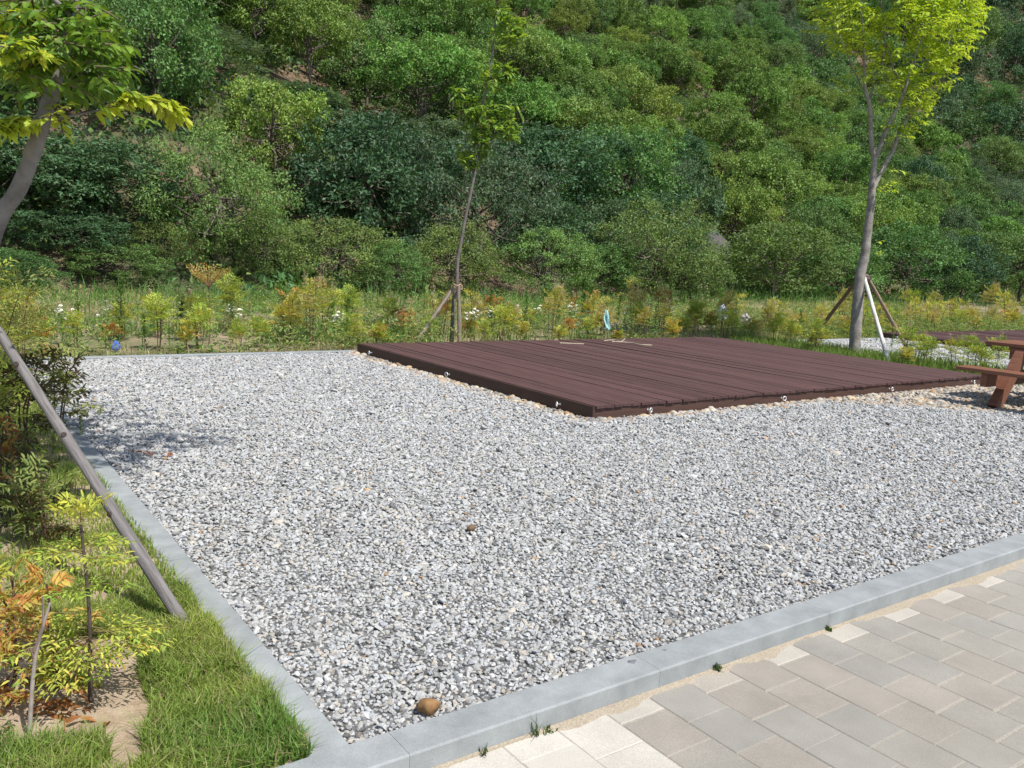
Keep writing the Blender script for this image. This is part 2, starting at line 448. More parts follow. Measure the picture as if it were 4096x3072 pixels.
# jointing sand, a sheet just below the paver tops; ragged sand strip against the kerb
mb = MB(); mb.add([W(-2, -1.6, PZ - .003), W(14, -1.6, PZ - .003), W(14, KV0 - .001, PZ - .003), W(-2, KV0 - .001, PZ - .003)], [[0, 1, 2, 3]], (0.35, 0.32, 0.272))
tag(mb.build('jointing_sand', MT['sand']), kind='structure')
mb = MB(); us = np.arange(0.4, 14, 0.012); n = len(us)
wd = 0.006 + 0.11 * np.clip(fbm(us * 5, us * 0 + 3, 5) - 0.33, 0, 1)
P0 = Wn(us, np.full(n, KV0 - .0005), np.full(n, PZ + .010)); P1 = Wn(us, KV0 - wd * .6, np.full(n, PZ + .006)); P2 = Wn(us, KV0 - wd, np.full(n, PZ - .002))
P = np.concatenate([P0, P1, P2]); i = np.arange(n - 1)
mb.add(P, np.concatenate([np.stack([i, i + 1, i + 1 + n, i + n], 1)[:, ::-1], np.stack([i + n, i + 1 + n, i + 1 + 2 * n, i + 2 * n], 1)[:, ::-1]]), (0.335, 0.288, 0.222), True)
tag(mb.build('kerbside_sand', MT['sand']), kind='structure')

# ------------------------------------------------------------------ gravel stones
DU0, DU1, DV0, DV1, DZ = 5.27, 12.80, 5.95, 11.10, 0.122
ICO_V = None
def ico(sub):
    bpy_me = bpy.data.meshes.new('tmp'); import bmesh
    bm = bmesh.new(); bmesh.ops.create_icosphere(bm, subdivisions=sub, radius=1.0)
    v = np.array([p.co[:] for p in bm.verts]); f = np.array([[q.index for q in t.verts] for t in bm.faces])
    bm.free(); bpy.data.meshes.remove(bpy_me); return v, f
ICO1 = ico(1); ICO2 = ico(2); ICO3 = ico(3)

def rot_mats(n):
    q = nrm(rng.normal(size=(n, 4))); w, x, y, z = q.T
    return np.stack([np.stack([1 - 2 * (y * y + z * z), 2 * (x * y - z * w), 2 * (x * z + y * w)], -1),
                     np.stack([2 * (x * y + z * w), 1 - 2 * (x * x + z * z), 2 * (y * z - x * w)], -1),
                     np.stack([2 * (x * z - y * w), 2 * (y * z + x * w), 1 - 2 * (x * x + y * y)], -1)], 1)

def stones(mb, P, rad, col, base=ICO1, rough=0.22, flat=0.5, smooth=False, elong=0.6):
    bv, bf = base; n = len(P); m = len(bv)
    sh = bv[None] * (1 + rough * rng.normal(size=(n, m, 1)).clip(-1.6, 1.6))
    sc = np.stack([1 + elong * rng.random(n), np.ones(n) - .15 * rng.random(n), flat + .3 * rng.random(n)], -1)
    sh = sh * sc[:, None, :]
    # tilt a little, spin freely
    a = rng.random(n) * 2 * math.pi; Rm = rot_mats(n); I = np.eye(3)[None]
    t = nrm(np.stack([rng.normal(size=n) * .35, rng.normal(size=n) * .35, np.ones(n)], -1))
    x = nrm(np.cross(np.stack([np.cos(a), np.sin(a), 0 * a], -1), t)); y = np.cross(t, x)
    sh = sh[..., 0:1] * x[:, None] + sh[..., 1:2] * y[:, None] + sh[..., 2:3] * t[:, None]
    v = (sh * rad[:, None, None] + P[:, None]).reshape(-1, 3)
    f = (bf[None] + (np.arange(n) * m)[:, None, None]).reshape(-1, bf.shape[1])
    mb.add(v, f, np.repeat(col, len(bf), 0), smooth)

def pebble_w(u):
    w = 0.13 + 0.035 * np.clip(u - 5.3, 0, 4)
    return w + np.clip(u - 8.8, 0, 2.0) * 0.75

def in_pebbles(u, v, pad=0.0):
    wv = 0.09 * (fbm(u * 3, v * 3, 2) - .5)
    front = (v < DV0 + .05) & (v > DV0 - pebble_w(u) - wv - pad) & (u > DU0 - .15)
    left = (u < DU0 + .03) & (u > DU0 - 0.24 - wv * 1.2 - pad) & (v > DV0 - .1)
    return front | left

def cand(u0, u1, v0, v1, sp):
    nu, nv = int((u1 - u0) / sp), int((v1 - v0) / sp)
    a, b = np.meshgrid(np.arange(nu), np.arange(nv), indexing='ij')
    u = u0 + (a.ravel() + rng.random(a.size)) * sp; v = v0 + (b.ravel() + rng.random(a.size)) * sp
    return u, v

mb = MB()
for (d0, d1, sp) in ((0, 4.2, 0.0170), (4.2, 7.5, 0.0200), (7.5, 30, 0.0240)):
    u, v = cand(LK1 + .008, 13.8, KV1 + .006, BK0 - .005, sp)
    P = Wn(u, v, 0 * u); d = np.linalg.norm(P[:, :2], axis=1)
    px, py, z = PROJ(P)
    ok = (d >= d0) & (d < d1) & (px > -130) & (px < 1154) & (py < 900) & (z > .3)
    ok &= ~((u > DU0 + .02) & (v > DV0 + .02))
    ok &= ~(in_pebbles(u, v, -.07) & (rng.random(len(u)) < .93))
    u, v, P = u[ok], v[ok], P[ok]; n = len(u)
    r = sp * np.exp(rng.normal(size=n) * .24) * .50
    big_ = rng.random(n) < .008; r[big_] *= rng.uniform(1.3, 1.9, big_.sum())
    P[:, 2] = -0.012 + r * rng.uniform(.0, .85, n) + .008 * (fbm(u * 1.5, v * 1.5, 3) - .5)
    gv = rng.normal(.385, .055, n).clip(.2, .54)
    k = rng.random(n)
    gv = np.where(k < .05, rng.uniform(.10, .20, n), gv)
    c = np.stack([gv * 1.0, gv * 1.0, gv * .985], -1)
    wrm = (k > .10) & (k < .20); c[wrm] *= np.array([1.03, .95, .84])
    blu = (k > .2) & (k < .32); c[blu] *= np.array([.93, .97, 1.03])
    tan = (k > .9965); c[tan] = np.array([.42, .26, .13]) * rng.uniform(.6, 1.2, (tan.sum(), 1))
    stones(mb, P, r, c)
o = mb.build('gravel', MT['stone']); tag(o, kind='stuff')
# gravel of the neighbouring pitch
mb = MB(); u, v = cand(15.0, 27, 5.0, BK0, .05)
ok = ~((u > 19.0) & (v > 6.0)); u, v = u[ok], v[ok]; n = len(u)
r = rng.uniform(.02, .036, n); P = Wn(u, v, r * .2 - .008); gv = rng.normal(.38, .06, n).clip(.2, .6)
stones(mb, P, r, np.stack([gv, gv, gv * .985], -1))
tag(mb.build('second_pitch_gravel', MT['stone']), kind='stuff')

# river pebbles round the deck
mb = MB()
for sp, rr in ((.042, (.012, .026)), (.10, (.024, .050))):
    u, v = cand(DU0 - .6, 13.9, 3.9, BK1 + .1, sp)
    ok = in_pebbles(u, v, .03) & ~((u > DU0 + .03) & (v > DV0 + .03))
    ok &= rng.random(len(u)) < (.95 if sp < .06 else .40)
    u, v = u[ok], v[ok]; n = len(u); r = rng.uniform(*rr, n)
    # keep clear of the deck faces
    inside = (u > DU0 - r - .004) & (v > DV0 - r - .004)
    u = np.where(inside & (v > DV0), np.minimum(u, DU0 - r * 1.3 - .004), u); v = np.where(inside & (u >= DU0 - .02), np.minimum(v, DV0 - r * 1.3 - .004), v)
    P = Wn(u, v, -.018 + r * .05 + rng.random(n) * .010)
    pal = 0.80 * np.array([[.50, .38, .25], [.56, .46, .33], [.46, .41, .34], [.40, .38, .35], [.62, .55, .45], [.42, .28, .16], [.30, .29, .28], [.54, .46, .37]])
    c = pal[rng.integers(0, len(pal), n)] * rng.uniform(.8, 1.15, (n, 1))
    stones(mb, P, r, c, ICO2, .05, .5, True, .5)
tag(mb.build('river_pebbles', MT['pebble']), kind='stuff')

def rock(name, P, r, col, label, base=ICO3, rough=.05, flat=.75, mat='pebble', group=None):
    mb = MB(); bv, bf = base
    s = rng.integers(0, 200); d = bv
    k = 1 + rough * 4 * (fbm(d[:, 0] * 1.6 + s, d[:, 1] * 1.6 + d[:, 2] * 1.1, 3) - .5)
    sh = d * k[:, None] * np.array([1.15, .92, flat])
    mb.add(sh * r, bf, col, True)
    o = mb.build(name, MT[mat]); o.location = P; o.rotation_euler = (rng.uniform(-.3, .3), rng.uniform(-.3, .3), rng.random() * 6)
    return tag(o, label, 'stone', group)
p = G(428, 712); rock('stone', (p[0], p[1], .02), .033, (.25, .14, .06), 'rounded orange-brown stone resting on the gravel against the front kerb', rough=.22, flat=.9)
p = G(471, 531); rock('stone', (p[0], p[1], .018), .026, (.16, .10, .06), 'small dark brown broken stone lying out in the middle of the grey gravel', ICO1, .2)
for x, y, r_, lab in ((629, 667, .03, 'flat dark grey stone, larger of the dark pair on the gravel by the front kerb'), (665, 655, .02, 'pointed dark grey stone on the gravel beside the weed at the kerb joint')):
    p = G(x, y); rock('stone', (p[0], p[1], .014), r_, (.14, .145, .16), lab, ICO1, .2, .4)

# ------------------------------------------------------------------ decks
def make_deck(label, bolts_on):
    root = thing('timber_deck', label, 'deck')
    L, Dp = DU1 - DU0, DV1 - DV0
    mb = MB(); nb = 64; pw = L / nb
    for i in range(nb):
        x0 = i * pw; x1 = (i + 1) * pw
        c = np.array([.094, .048, .047]) * rng.uniform(.80, 1.18); ov = rng.uniform(.012, .026)
        ys = np.linspace(-ov, Dp + rng.uniform(.0, .012), 9); g0 = np.clip(.0035 + .0045 * rng.normal() + np.cumsum(rng.normal(size=9)) * .0011, .0008, .010); g0[0] = max(g0[0], .004)
        zt = DZ + rng.uniform(-.0025, .0025) + np.concatenate([[0], np.cumsum(rng.normal(size=8) * .0009)])
        tw = rng.normal() * .0012
        ccn = np.repeat(c[None], 8, 0)
        A = np.stack([x0 + g0, ys, zt + tw], 1); B = np.stack([np.full(9, x1) - .0006, ys, zt - tw], 1)
        A2 = A + [0.002, 0, .0015]; B2 = B + [-.002, 0, .0015]; A0 = A - [0, 0, .024]; B0 = B - [0, 0, .024]
        vv = np.concatenate([A0, A, A2, B2, B, B0]); k = np.arange(8)
        ff = np.concatenate([np.stack([j * 9 + k, j * 9 + k + 1, (j + 1) * 9 + k + 1, (j + 1) * 9 + k], 1)[:, ::-1] for j in range(5)])
        mb.add(vv, ff, c)
        for e in (0, 8):
            q = np.array([A0[e], A2[e], B2[e], B0[e]]); mb.add(q, [[0, 3, 2, 1]] if e == 0 else [[0, 1, 2, 3]], c * .9)
    mb.build('decking', MT['wood_deck'], root)
    fc = np.array([.080, .042, .033])
    for (a, b) in ((0.0, .555), (.555, 1.0)):
        m2 = MB(); box(m2, (a * L + .002, 0.0, -.06), (b * L - .002, .035, DZ - .029), fc * rng.uniform(.92, 1.08)); m2.build('fascia_board', MT['wood_face'], root)
    m2 = MB(); box(m2, (-.028, -.012, -.06), (-.002, Dp + .01, DZ - .003), fc * .8); m2.build('fascia_board', MT['wood_face'], root)
    m2 = MB(); box(m2, (L + .001, .0, -.06), (L + .028, Dp, DZ - .003), fc); m2.build('fascia_board', MT['wood_face'], root)
    m2 = MB(); box(m2, (0, Dp - .04, -.06), (L, Dp - .008, DZ - .034), fc); m2.build('fascia_board', MT['wood_face'], root)
    for side, t, zz in bolts_on:
        m3 = MB(); th = np.linspace(0, 2 * math.pi, 21)[:-1]; Rr, rr = .0225, .0062
        cx = np.zeros(3); ring = []
        ex, ey, ez = (np.array([0, -1.0, 0]), np.array([1.0, 0, 0]), Z) if side == 'f' else (np.array([-1.0, 0, 0]), np.array([0, 1.0, 0]), Z)
        ang = rng.uniform(-.5, .5); e1 = ey * math.cos(ang) + ex * math.sin(ang)
        cen = ex * .045
        base = np.array([t, 0, zz]) if side == 'f' else np.array([-.028, t, zz])
        pts = [base + cen + Rr * (math.cos(a) * e1 + math.sin(a) * ez) for a in np.linspace(0, 2 * math.pi, 22)]
        tube(m3, pts, rr, 6, (.75, .75, .76), cap=False); tube(m3, [base - ex * .01, base + ex * .03], .0045, 6, (.6, .6, .6))
        tube(m3, [base, base + ex * .004], .013, 10, (.6, .6, .6)); m3.build('eye_bolt', MT['metal'], root)
    return root

def to_side(x, y, side):
    # pixel -> place along the deck face
    if side == 'f':
        d = ray(x, y); t = (DV0 - EYEP @ V) / (d @ V); p = EYEP + d * t; return p @ U - DU0, p[2]
    d = ray(x, y); t = (DU0 - EYEP @ U) / (d @ U); p = EYEP + d * t; return p @ V - DV0, p[2]
bl = []
for x, y in ((647.4, 412.5), (781, 401), (888.7, 392.5), (971, 384)):
    t, zz = to_side(x, y, 'f'); bl.append(('f', t, min(max(zz, .045), .062)))
for x, y in ((373.8, 352.8), (451.6, 374.5), (562.6, 403.8)):
    t, zz = to_side(x, y, 's'); bl.append(('s', t, min(max(zz, .05), .07)))
deck = make_deck('wide low red-brown plank deck in the middle of the grey gravel', bl)
deck.location = W(DU0, DV0); deck.rotation_euler = (0, 0, ANG)
dup(deck, W(DU0 + 13.72, DV0 + .25, 0), ANG, 'distant red-brown plank deck on white gravel beyond the staked tree and the shrubs')

# dry twigs lying on the deck
for l_, lab in (([[(604, 340.6), (614, 340), (621, 341.4), (625, 338.8)]], 'pale dry twig with an upturned end lying near the deck back edge'), ([[(612, 341.6), (630, 342.5), (641, 344.6), (652, 345.2)]], 'longest pale dry twig lying on the deck, in front of the upturned one'), ([[(560, 343), (575, 343.5), (584, 344)]], 'short straight dry twig lying alone on the deck near the sapling')):
    mb = MB()
    for pts in l_: tube(mb, spline([G(x, y, DZ + .012) for x, y in pts], 4), .0075, 5, (.52, .45, .33))
    tag(mb.build('dry_twig', MT['stem']), lab, 'twig')

# ------------------------------------------------------------------ picnic table (axis along V)
tb = thing('picnic_table', 'red-brown heavy timber picnic table with attached benches standing on pebbles beside the deck', 'table', W(11.40, 4.25), ANG)
wc = np.array([.20, .085, .05])
def plank(name, lo, hi, c=wc, mat='wood_table', bev=.006):
    m = MB(); box(m, lo, hi, c * rng.uniform(.9, 1.1), bev); return m.build(name, MT[mat], tb)
HL = .92
for i in range(5):
    x0 = -.38 + i * .153; plank('tabletop_plank', (x0, -HL, .70), (x0 + .147, HL, .745))
for sx in (-1, 1):
    for i in range(2):
        x0 = sx * .885 - .145 + i * .148; plank('bench_plank', (x0, -HL, .405), (x0 + .143, HL, .45))
for yv in (-.50, .50):
    for sx in (-1, 1):
        m = MB(); a = np.array([sx * .86, yv, -.02]); b = np.array([sx * .30, yv, .655]); d = nrm(b - a); s = nrm(np.cross(d, [0, 1.0, 0]))
        cc = (a + b) / 2; obox(m, cc, d * np.linalg.norm(b - a) / 2, np.array([0, .05, 0]), s * .075, wc * rng.uniform(.85, 1.1)); m.build('leg', MT['wood_table'], tb)
    plank('bench_beam', (-1.0, yv + .053, .24), (1.0, yv + .125, .402)); plank('top_beam', (-.36, yv + .053, .55), (.36, yv + .125, .697))
plank('brace', (-.06, -.55, .30), (.06, .55, .39))

# ------------------------------------------------------------------ hill
a1 = R(44); N1 = np.array([-math.sin(a1), math.cos(a1)]); P1 = np.array([0, 31.0])
N2 = np.array([-.20, .98]); N2 /= np.linalg.norm(N2); P2 = np.array([58.0, 92.0])
def foot_s(x, y):
    s1 = (x - P1[0]) * N1[0] + (y - P1[1]) * N1[1] + 3.0 * (fbm(x * .06, y * .06, 2) - .5)
    s2 = (x - P2[0]) * N2[0] + (y - P2[1]) * N2[1]
    return s1, s2
def hz(x, y):
    x = np.asarray(x, float); y = np.asarray(y, float)
    s1, s2 = foot_s(x, y)
    f = lambda s, k: np.where(s > 0, k * (np.sqrt(s * s + 4) - 2), 0.25 * np.minimum(s, 0))
    h1 = f(s1, .74); h2 = f(s2, .95)
    h = np.maximum(h1, h2) + .6 * np.minimum(h1, h2).clip(0, 8) * .3
    return h + np.clip(h, 0, 6) * .55 * (fbm(x * .09 + 40, y * .09, 3) - .5) * 1.6 - .3
mb = MB()
xs = np.concatenate([np.arange(-95, 80, 1.6), np.arange(80, 420, 6)]); ys = np.concatenate([np.arange(4, 130, 1.6), np.arange(130, 460, 6)])
X, Y = np.meshgrid(xs, ys, indexing='ij'); Hh = hz(X, Y)
nx, ny = X.shape; i, j = np.meshgrid(np.arange(nx - 1), np.arange(ny - 1), indexing='ij')
f = np.stack([i * ny + j, (i + 1) * ny + j, (i + 1) * ny + j + 1, i * ny + j + 1], -1).reshape(-1, 4)
ok = Hh.ravel()[f].max(1) > -1.2
mb.add(np.stack([X.ravel(), Y.ravel(), Hh.ravel()], 1), f[ok], (0.5, 0.5, 0.5), True)
tag(mb.build('hillside', MT['hill']), kind='structure')

# ---- tree prototypes (unit: crown about 4 m wide, foot at origin)
def crown_mesh(kind, seed):
    global rng
    keep = rng; rng = np.random.default_rng(100 + seed)
    P = dict(round=dict(rx=2.1, rz=1.75, hc=2.0, nl=24, lr=0.62, nt=17, lv=26, ll=0.122, lw=0.071, col=(.115, .215, .060), low=-.75),
             broad=dict(rx=2.2, rz=1.15, hc=2.9, nl=22, lr=0.56, nt=17, lv=26, ll=0.126, lw=0.080, col=(.155, .265, .058), low=-.5),
             dark=dict(rx=2.1, rz=1.95, hc=2.1, nl=24, lr=0.66, nt=17, lv=26, ll=0.139, lw=0.071, col=(.075, .150, .066), low=-.75),
             willow=dict(rx=2.0, rz=1.65, hc=1.65, nl=28, lr=0.56, nt=17, lv=26, ll=0.097, lw=0.044, col=(.165, .255, .070), low=-.95),
             grey=dict(rx=2.1, rz=1.85, hc=2.1, nl=24, lr=0.62, nt=17, lv=26, ll=0.118, lw=0.050, col=(.120, .192, .100), low=-.75),
             lime=dict(rx=2.0, rz=1.5, hc=2.0, nl=22, lr=0.56, nt=17, lv=26, ll=0.113, lw=0.067, col=(.20, .300, .060), low=-.65))[kind]
    fo = MB()
    d = runit(P['nl'] * 40); d = d[d[:, 2] > P['low']]
    sel = []
    for q in d:                                      # spread the lobes over the crown
        if all(q @ e < .86 for e in sel): sel.append(q)
        if len(sel) >= P['nl']: break
    sel = np.array(sel); C = []
    ex = np.array([P['rx'], P['rx'], P['rz']])
    for dd in list(sel) + [np.array([0, 0, .2])]:
        lr = P['lr'] * rng.uniform(.55, 1.35); lc = dd * (ex - lr * .6) * rng.uniform(.66, 1.20) + np.array([0, 0, P['hc']]); C.append(lc)
        lt_ = rng.uniform(.85, 1.15)
        tq = runit(P['nt'] * 2); tq = tq[(tq @ nrm(dd + Z * .35)) > -.35][:P['nt']]
        for q0 in tq:
            tc = lc + q0 * lr * np.array([1, 1, .85]) * rng.uniform(.65, 1.22); n = int(P['lv'] * rng.uniform(.6, 1.4)); k = .10 + lr * .26
            q = runit(n); pos = tc + q * np.array([k, k, k * .6]) * rng.uniform(.3, 1.1, (n, 1))
            Nn = nrm(q0 * .45 + q * .3 + Z * .4 + rng.normal(size=(n, 3)) * .5)
            D = nrm(rng.normal(size=(n, 3)) + q * .6 + q0 * .3 - Z * .45)
            col = np.array(P['col']) * lt_ * rng.uniform(.75, 1.22) * rng.uniform(.72, 1.3, (n, 1))
            col[:, 0] *= rng.uniform(.85, 1.22, n)
            leaf1(fo, pos, D, Nn, P['ll'] * rng.uniform(.7, 1.3, n), P['lw'] * rng.uniform(.7, 1.3, n), col)
    nc = len(C)
    tr = MB(); bc = np.array([.13, .11, .09]) * rng.uniform(.7, 1.3)
    top = P['hc'] + P['rz'] * .3
    trunk = spline([(0, 0, -.6), (rng.normal() * .06, rng.normal() * .06, top * .35), (rng.normal() * .15, rng.normal() * .15, top * .7), (rng.normal() * .2, rng.normal() * .2, top)], 4)
    tube(tr, trunk, np.linspace(.085, .03, len(trunk)), 6, bc)
    for c in C:
        b0 = trunk[rng.integers(4, len(trunk) - 2)]; mid = (b0 + c) / 2 + np.array([0, 0, -.12]) + rng.normal(size=3) * .08
        tube(tr, spline([b0, mid, c], 3), np.linspace(.035, .009, 7), 4, bc, cap=False)
    fm = fo.mesh('crown', MT['leaf_hill']); tm = tr.mesh('trunk', MT['bark'])
    rng = keep
    return fm, tm
PROTO = {}
for kd, cnt in (('round', 3), ('broad', 3), ('dark', 2), ('willow', 3), ('grey', 2), ('lime', 2)):
    PROTO[kd] = [crown_mesh(kd, s + 10 * hash(kd[0] + kd[-1]) % 7 + ord(kd[0])) for s in range(cnt)]

def place_tree(kd, loc, sc, rz, label, group=None, name='tree', variant=None):
    fm, tm = PROTO[kd][variant if variant is not None else rng.integers(len(PROTO[kd]))]
    o = thing(name, label, 'tree', loc, rz, group); o.scale = sc
    for nm, me in (('crown', fm), ('trunk', tm)):
        c = bpy.data.objects.new(nm, me); COL.objects.link(c); c.parent = o
    return o

# trees and bushes along the foot of the hill: (px centre, px top, px bottom, px width, depth, kind, label)
FOOT = [
 (215, 130, 296, 134, 25.0, 'willow', 'large olive-green willow bush with a domed crown at the foot of the dark wood'),
 (165, 218, 296, 60, 24.0, 'willow', 'small olive willow bush tucked against the front of the large domed willow'),
 (262, 205, 300, 92, 25.5, 'willow', 'lower olive willow lobe spreading out beside the large domed willow'),
 (335, 212, 300, 110, 26.5, 'willow', 'broad mid-green willow bush between the domed willow and the thin sapling'),
 (395, 240, 302, 62, 26.5, 'round', 'low rounded green bush next to the broad mid-green willow'),
 (452, 222, 303, 92, 28.5, 'willow', 'pale green rounded bush directly behind the thin staked sapling'),
 (545, 222, 303, 96, 30.5, 'willow', 'olive-topped bush with a pointed leafy shoot beyond the deck edge'),
 (598, 240, 302, 70, 32.0, 'round', 'low yellow-green bush squeezed between two larger rounded bushes behind the deck'),
 (655, 204, 303, 122, 33.0, 'willow', 'big bright yellow-green rounded tree standing in front of the dark wood behind the deck'),
 (690, 248, 303, 70, 33.0, 'round', 'bright green bush at the skirt of the big yellow-green rounded tree'),
 (772, 222, 296, 112, 42.0, 'round', 'deep green rounded bush beside the grey rock face'),
 (835, 240, 297, 84, 46.0, 'round', 'dark green bush just before the tall staked tree with yellow leaves'),
 (905, 222, 296, 96, 50.0, 'round', 'wide dark green tree behind the stakes of the yellow-leaved tree'),
 (962, 236, 296, 76, 52.0, 'dark', 'shadowy dark green tree past the yellow-leaved staked tree'),
 (1020, 226, 296, 92, 56.0, 'round', 'mid-green tree at the meadow end past the picnic table'),
 (1085, 215, 300, 110, 60.0, 'dark', 'dark tree at the far end of the wood beyond the picnic table'),
 (30, 120, 292, 150, 23.0, 'dark', 'tall dark green oak standing behind the leaning grey trunk'),
 (112, 132, 292, 130, 24.5, 'dark', 'dark green oak in the deep shade beside the domed willow'),
 (-60, 110, 292, 150, 22.0, 'dark', 'dark oak at the wood edge beyond the leaning trunk'),
 (70, 205, 296, 110, 22.5, 'dark', 'low dark green understorey tree below the two shaded oaks'),
 (120, 242, 298, 84, 22.5, 'round', 'small fresh green bush in the shade below the dark oak'),
 (10, 248, 300, 90, 20.0, 'round', 'fresh green bush at the meadow edge below the tall dark oak'),
 (185, 40, 190, 150, 33.0, 'grey', 'grey-green tree with soft feathery foliage rising above the domed willow'),
 (288, 100, 215, 120, 34.0, 'dark', 'dusky green tree over the back of the domed willow'),
 (385, 112, 232, 120, 36.0, 'dark', 'deep green tree above the broad mid-green willow'),
 (432, 120, 240, 100, 38.0, 'grey', 'grey-green tree behind the slim stem of the staked sapling'),
 (545, 118, 235, 130, 40.0, 'dark', 'big deep green oak above the olive-topped bush'),
 (620, 120, 225, 110, 43.0, 'round', 'mid-green tree rising over the big yellow-green rounded tree'),
]
taken = []
for (x, yt, yb, wpx, dep, kd, lab) in FOOT:
    b = AT(x, yb, dep); width = wpx / F_PX * dep; hgt = (yb - yt) / F_PX * dep
    gz = float(hz(b[0], b[1])); gz = max(gz, -.02)
    topz = AT(x, yt, dep)[2]
    pk = dict(round=3.8, broad=4.05, dark=4.1, willow=3.35, grey=4.0, lime=3.5)[kd]
    s = width / 4.0; sz = max((topz - gz) / pk, .3 * s)
    sz = min(sz, s * 2.6)
    place_tree(kd, (b[0], b[1], gz), (s, s, sz), rng.random() * 6.28, lab, 'trees and bushes along the foot of the hill', 'bush' if 'bush' in lab or 'lobe' in lab else 'tree')
    taken.append((b[0], b[1], width / 2))

# woodland on the slope
BARE = [(350, 22, 26, 34), (252, 102, 34, 20), (275, 78, 34, 16), (322, 88, 30, 34), (372, 122, 18, 30), (412, 85, 22, 22), (705, 98, 26, 18), (650, 60, 20, 12), (690, 125, 20, 18), (708, 245, 22, 26), (300, 195, 32, 16), (860, 85, 20, 20), (735, 135, 18, 16), (768, 95, 20, 16), (390, 100, 18, 14), (520, 195, 18, 10), (610, 168, 18, 10), (640, 192, 16, 14), (160, 120, 14, 8), (232, 28, 20, 10)]
cx = []
def try_area(n, xr, yr):
    out = []
    x = rng.uniform(*xr, n); y = rng.uniform(*yr, n); return x, y
X_, Y_ = try_area(60000, (-60, 230), (22, 330))
s1, s2 = foot_s(X_, Y_); hh = hz(X_, Y_)
dist = np.hypot(X_, Y_)
ok = (np.maximum(s1, s2) > 1.0)
px, py, zc = PROJ(np.stack([X_, Y_, hh + 2.5], 1))
ok &= (px > -110) & (px < 1130) & (py > -190) & (py < 310) & (zc > 5)
# nothing beyond the line of sight over the crest
ok &= dist < 300
X_, Y_, hh, px, py, dist = [a[ok] for a in (X_, Y_, hh, px, py, dist)]
pick = []; cell = {}
size = 3.0 + 2.2 * fbm(X_ * .05, Y_ * .05, 2) + np.clip(dist - 70, 0, 140) * .022
size *= rng.uniform(.78, 1.22, len(size))
for i in np.argsort(rng.random(len(X_))):
    x, y, w = X_[i], Y_[i], size[i] * .5
    bare = any(((px[i] - bx) / rx) ** 2 + ((py[i] + 14 - by) / ry) ** 2 < 1 for bx, by, rx, ry in BARE)
    if bare: continue
    if any((x - a) ** 2 + (y - b) ** 2 < (.62 * (w + c)) ** 2 for a, b, c in taken): continue
    k = (int(x // 8), int(y // 8)); hit = False
    for a in (-1, 0, 1):
        for b in (-1, 0, 1):
            for (qx, qy, qw) in cell.get((k[0] + a, k[1] + b), ()):
                if (x - qx) ** 2 + (y - qy) ** 2 < (.62 * (w + qw)) ** 2: hit = True; break
            if hit: break
        if hit: break
    if hit: continue
    cell.setdefault(k, []).append((x, y, w)); pick.append(i)
vis = [i for i in pick if py[i] > -60 and -30 < px[i] < 1054]
vis.sort(key=lambda i: -size[i] / dist[i])
single = set(vis[:298 - len(FOOT)])
print('trees', len(pick), len(vis), len(single))
TONE = dict(round='mid-green rounded', broad='bright green spreading', dark='deep green dense', grey='grey-green soft-leaved', lime='yellow-green light-leaved', willow='olive fine-leaved')
def across(x):
    for lim, t in ((45, 'behind the leaning grey trunk'), (105, 'behind the leaning tree crown'), (165, 'above the yellow leaf spray'), (225, 'straight above the domed willow'), (280, 'beyond the domed willow'), (335, 'beside the bare earth streak'), (385, 'past the bare earth streak'), (440, 'short of the thin sapling'), (492, 'behind the thin sapling'), (535, 'close past the thin sapling'), (590, 'over the olive-topped bush'), (640, 'short of the bright rounded tree'), (700, 'over the bright rounded tree'), (755, 'over the grey rock face'), (815, 'short of the yellow-leaved tree'), (870, 'behind the yellow-leaved tree fork'), (930, 'behind the yellow-leaved crown'), (980, 'past the yellow-leaved tree')):
        if x < lim: return t
    return 'far past the yellow-leaved tree'
def tier(y):
    for lim, t in ((-10, 'topmost'), (25, 'very high up'), (60, 'high up'), (95, 'above mid-slope'), (130, 'at mid-slope'), (165, 'below mid-slope'), (205, 'low on the slope')):
        if y < lim: return t
    return 'near the foot'
ORD = ['', 'first', 'second', 'third', 'fourth', 'fifth', 'sixth', 'seventh', 'eighth', 'ninth']
def settle(items, tail):
    """items: (object, base label, sort key); same base labels get told apart by their order."""
    by = {}
    for o, lab, k in items: by.setdefault(lab, []).append((k, o))
    for lab, l in by.items():
        l.sort(key=lambda t: t[0])
        for i, (k, o) in enumerate(l): o['label'] = lab if len(l) == 1 else f'{lab}, {ORD[min(i + 1, 9)]} {tail}'
TREES = []
labs = {}; FARMB = []
GW = 'trees of the wood covering the hillside'
cache = {}
for i in pick:
    nlow = fbm(X_[i] * .045 + 9, Y_[i] * .045, 2); q = rng.random()
    if py[i] > 150 and px[i] < 700: kd = 'dark' if q < .6 else ('grey' if q < .8 else 'round')
    elif nlow > .54 or (180 < px[i] < 440 and py[i] < 135): kd = 'broad' if q < .62 else ('lime' if q < .82 else 'round')
    elif nlow < .42: kd = 'grey' if q < .3 else ('dark' if q < .62 else 'round')
    else: kd = 'round' if q < .5 else ('broad' if q < .8 else ('grey' if q < .9 else 'willow'))
    s = size[i] / 4.0; sc = (s, s, s * rng.uniform(.85, 1.25))
    loc = (X_[i], Y_[i], hh[i] - .1)
    if i in single:
        sz_ = 'small ' if size[i] < 3.6 else ('large ' if size[i] > 5.2 else '')
        lab = f'{sz_}{TONE[kd]} tree {tier(py[i])}, {across(px[i])}'
        TREES.append((place_tree(kd, loc, sc, rng.random() * 6.28, lab, GW), lab, py[i]))
    else: FARMB.append((kd, loc, sc))
settle(TREES, 'down')
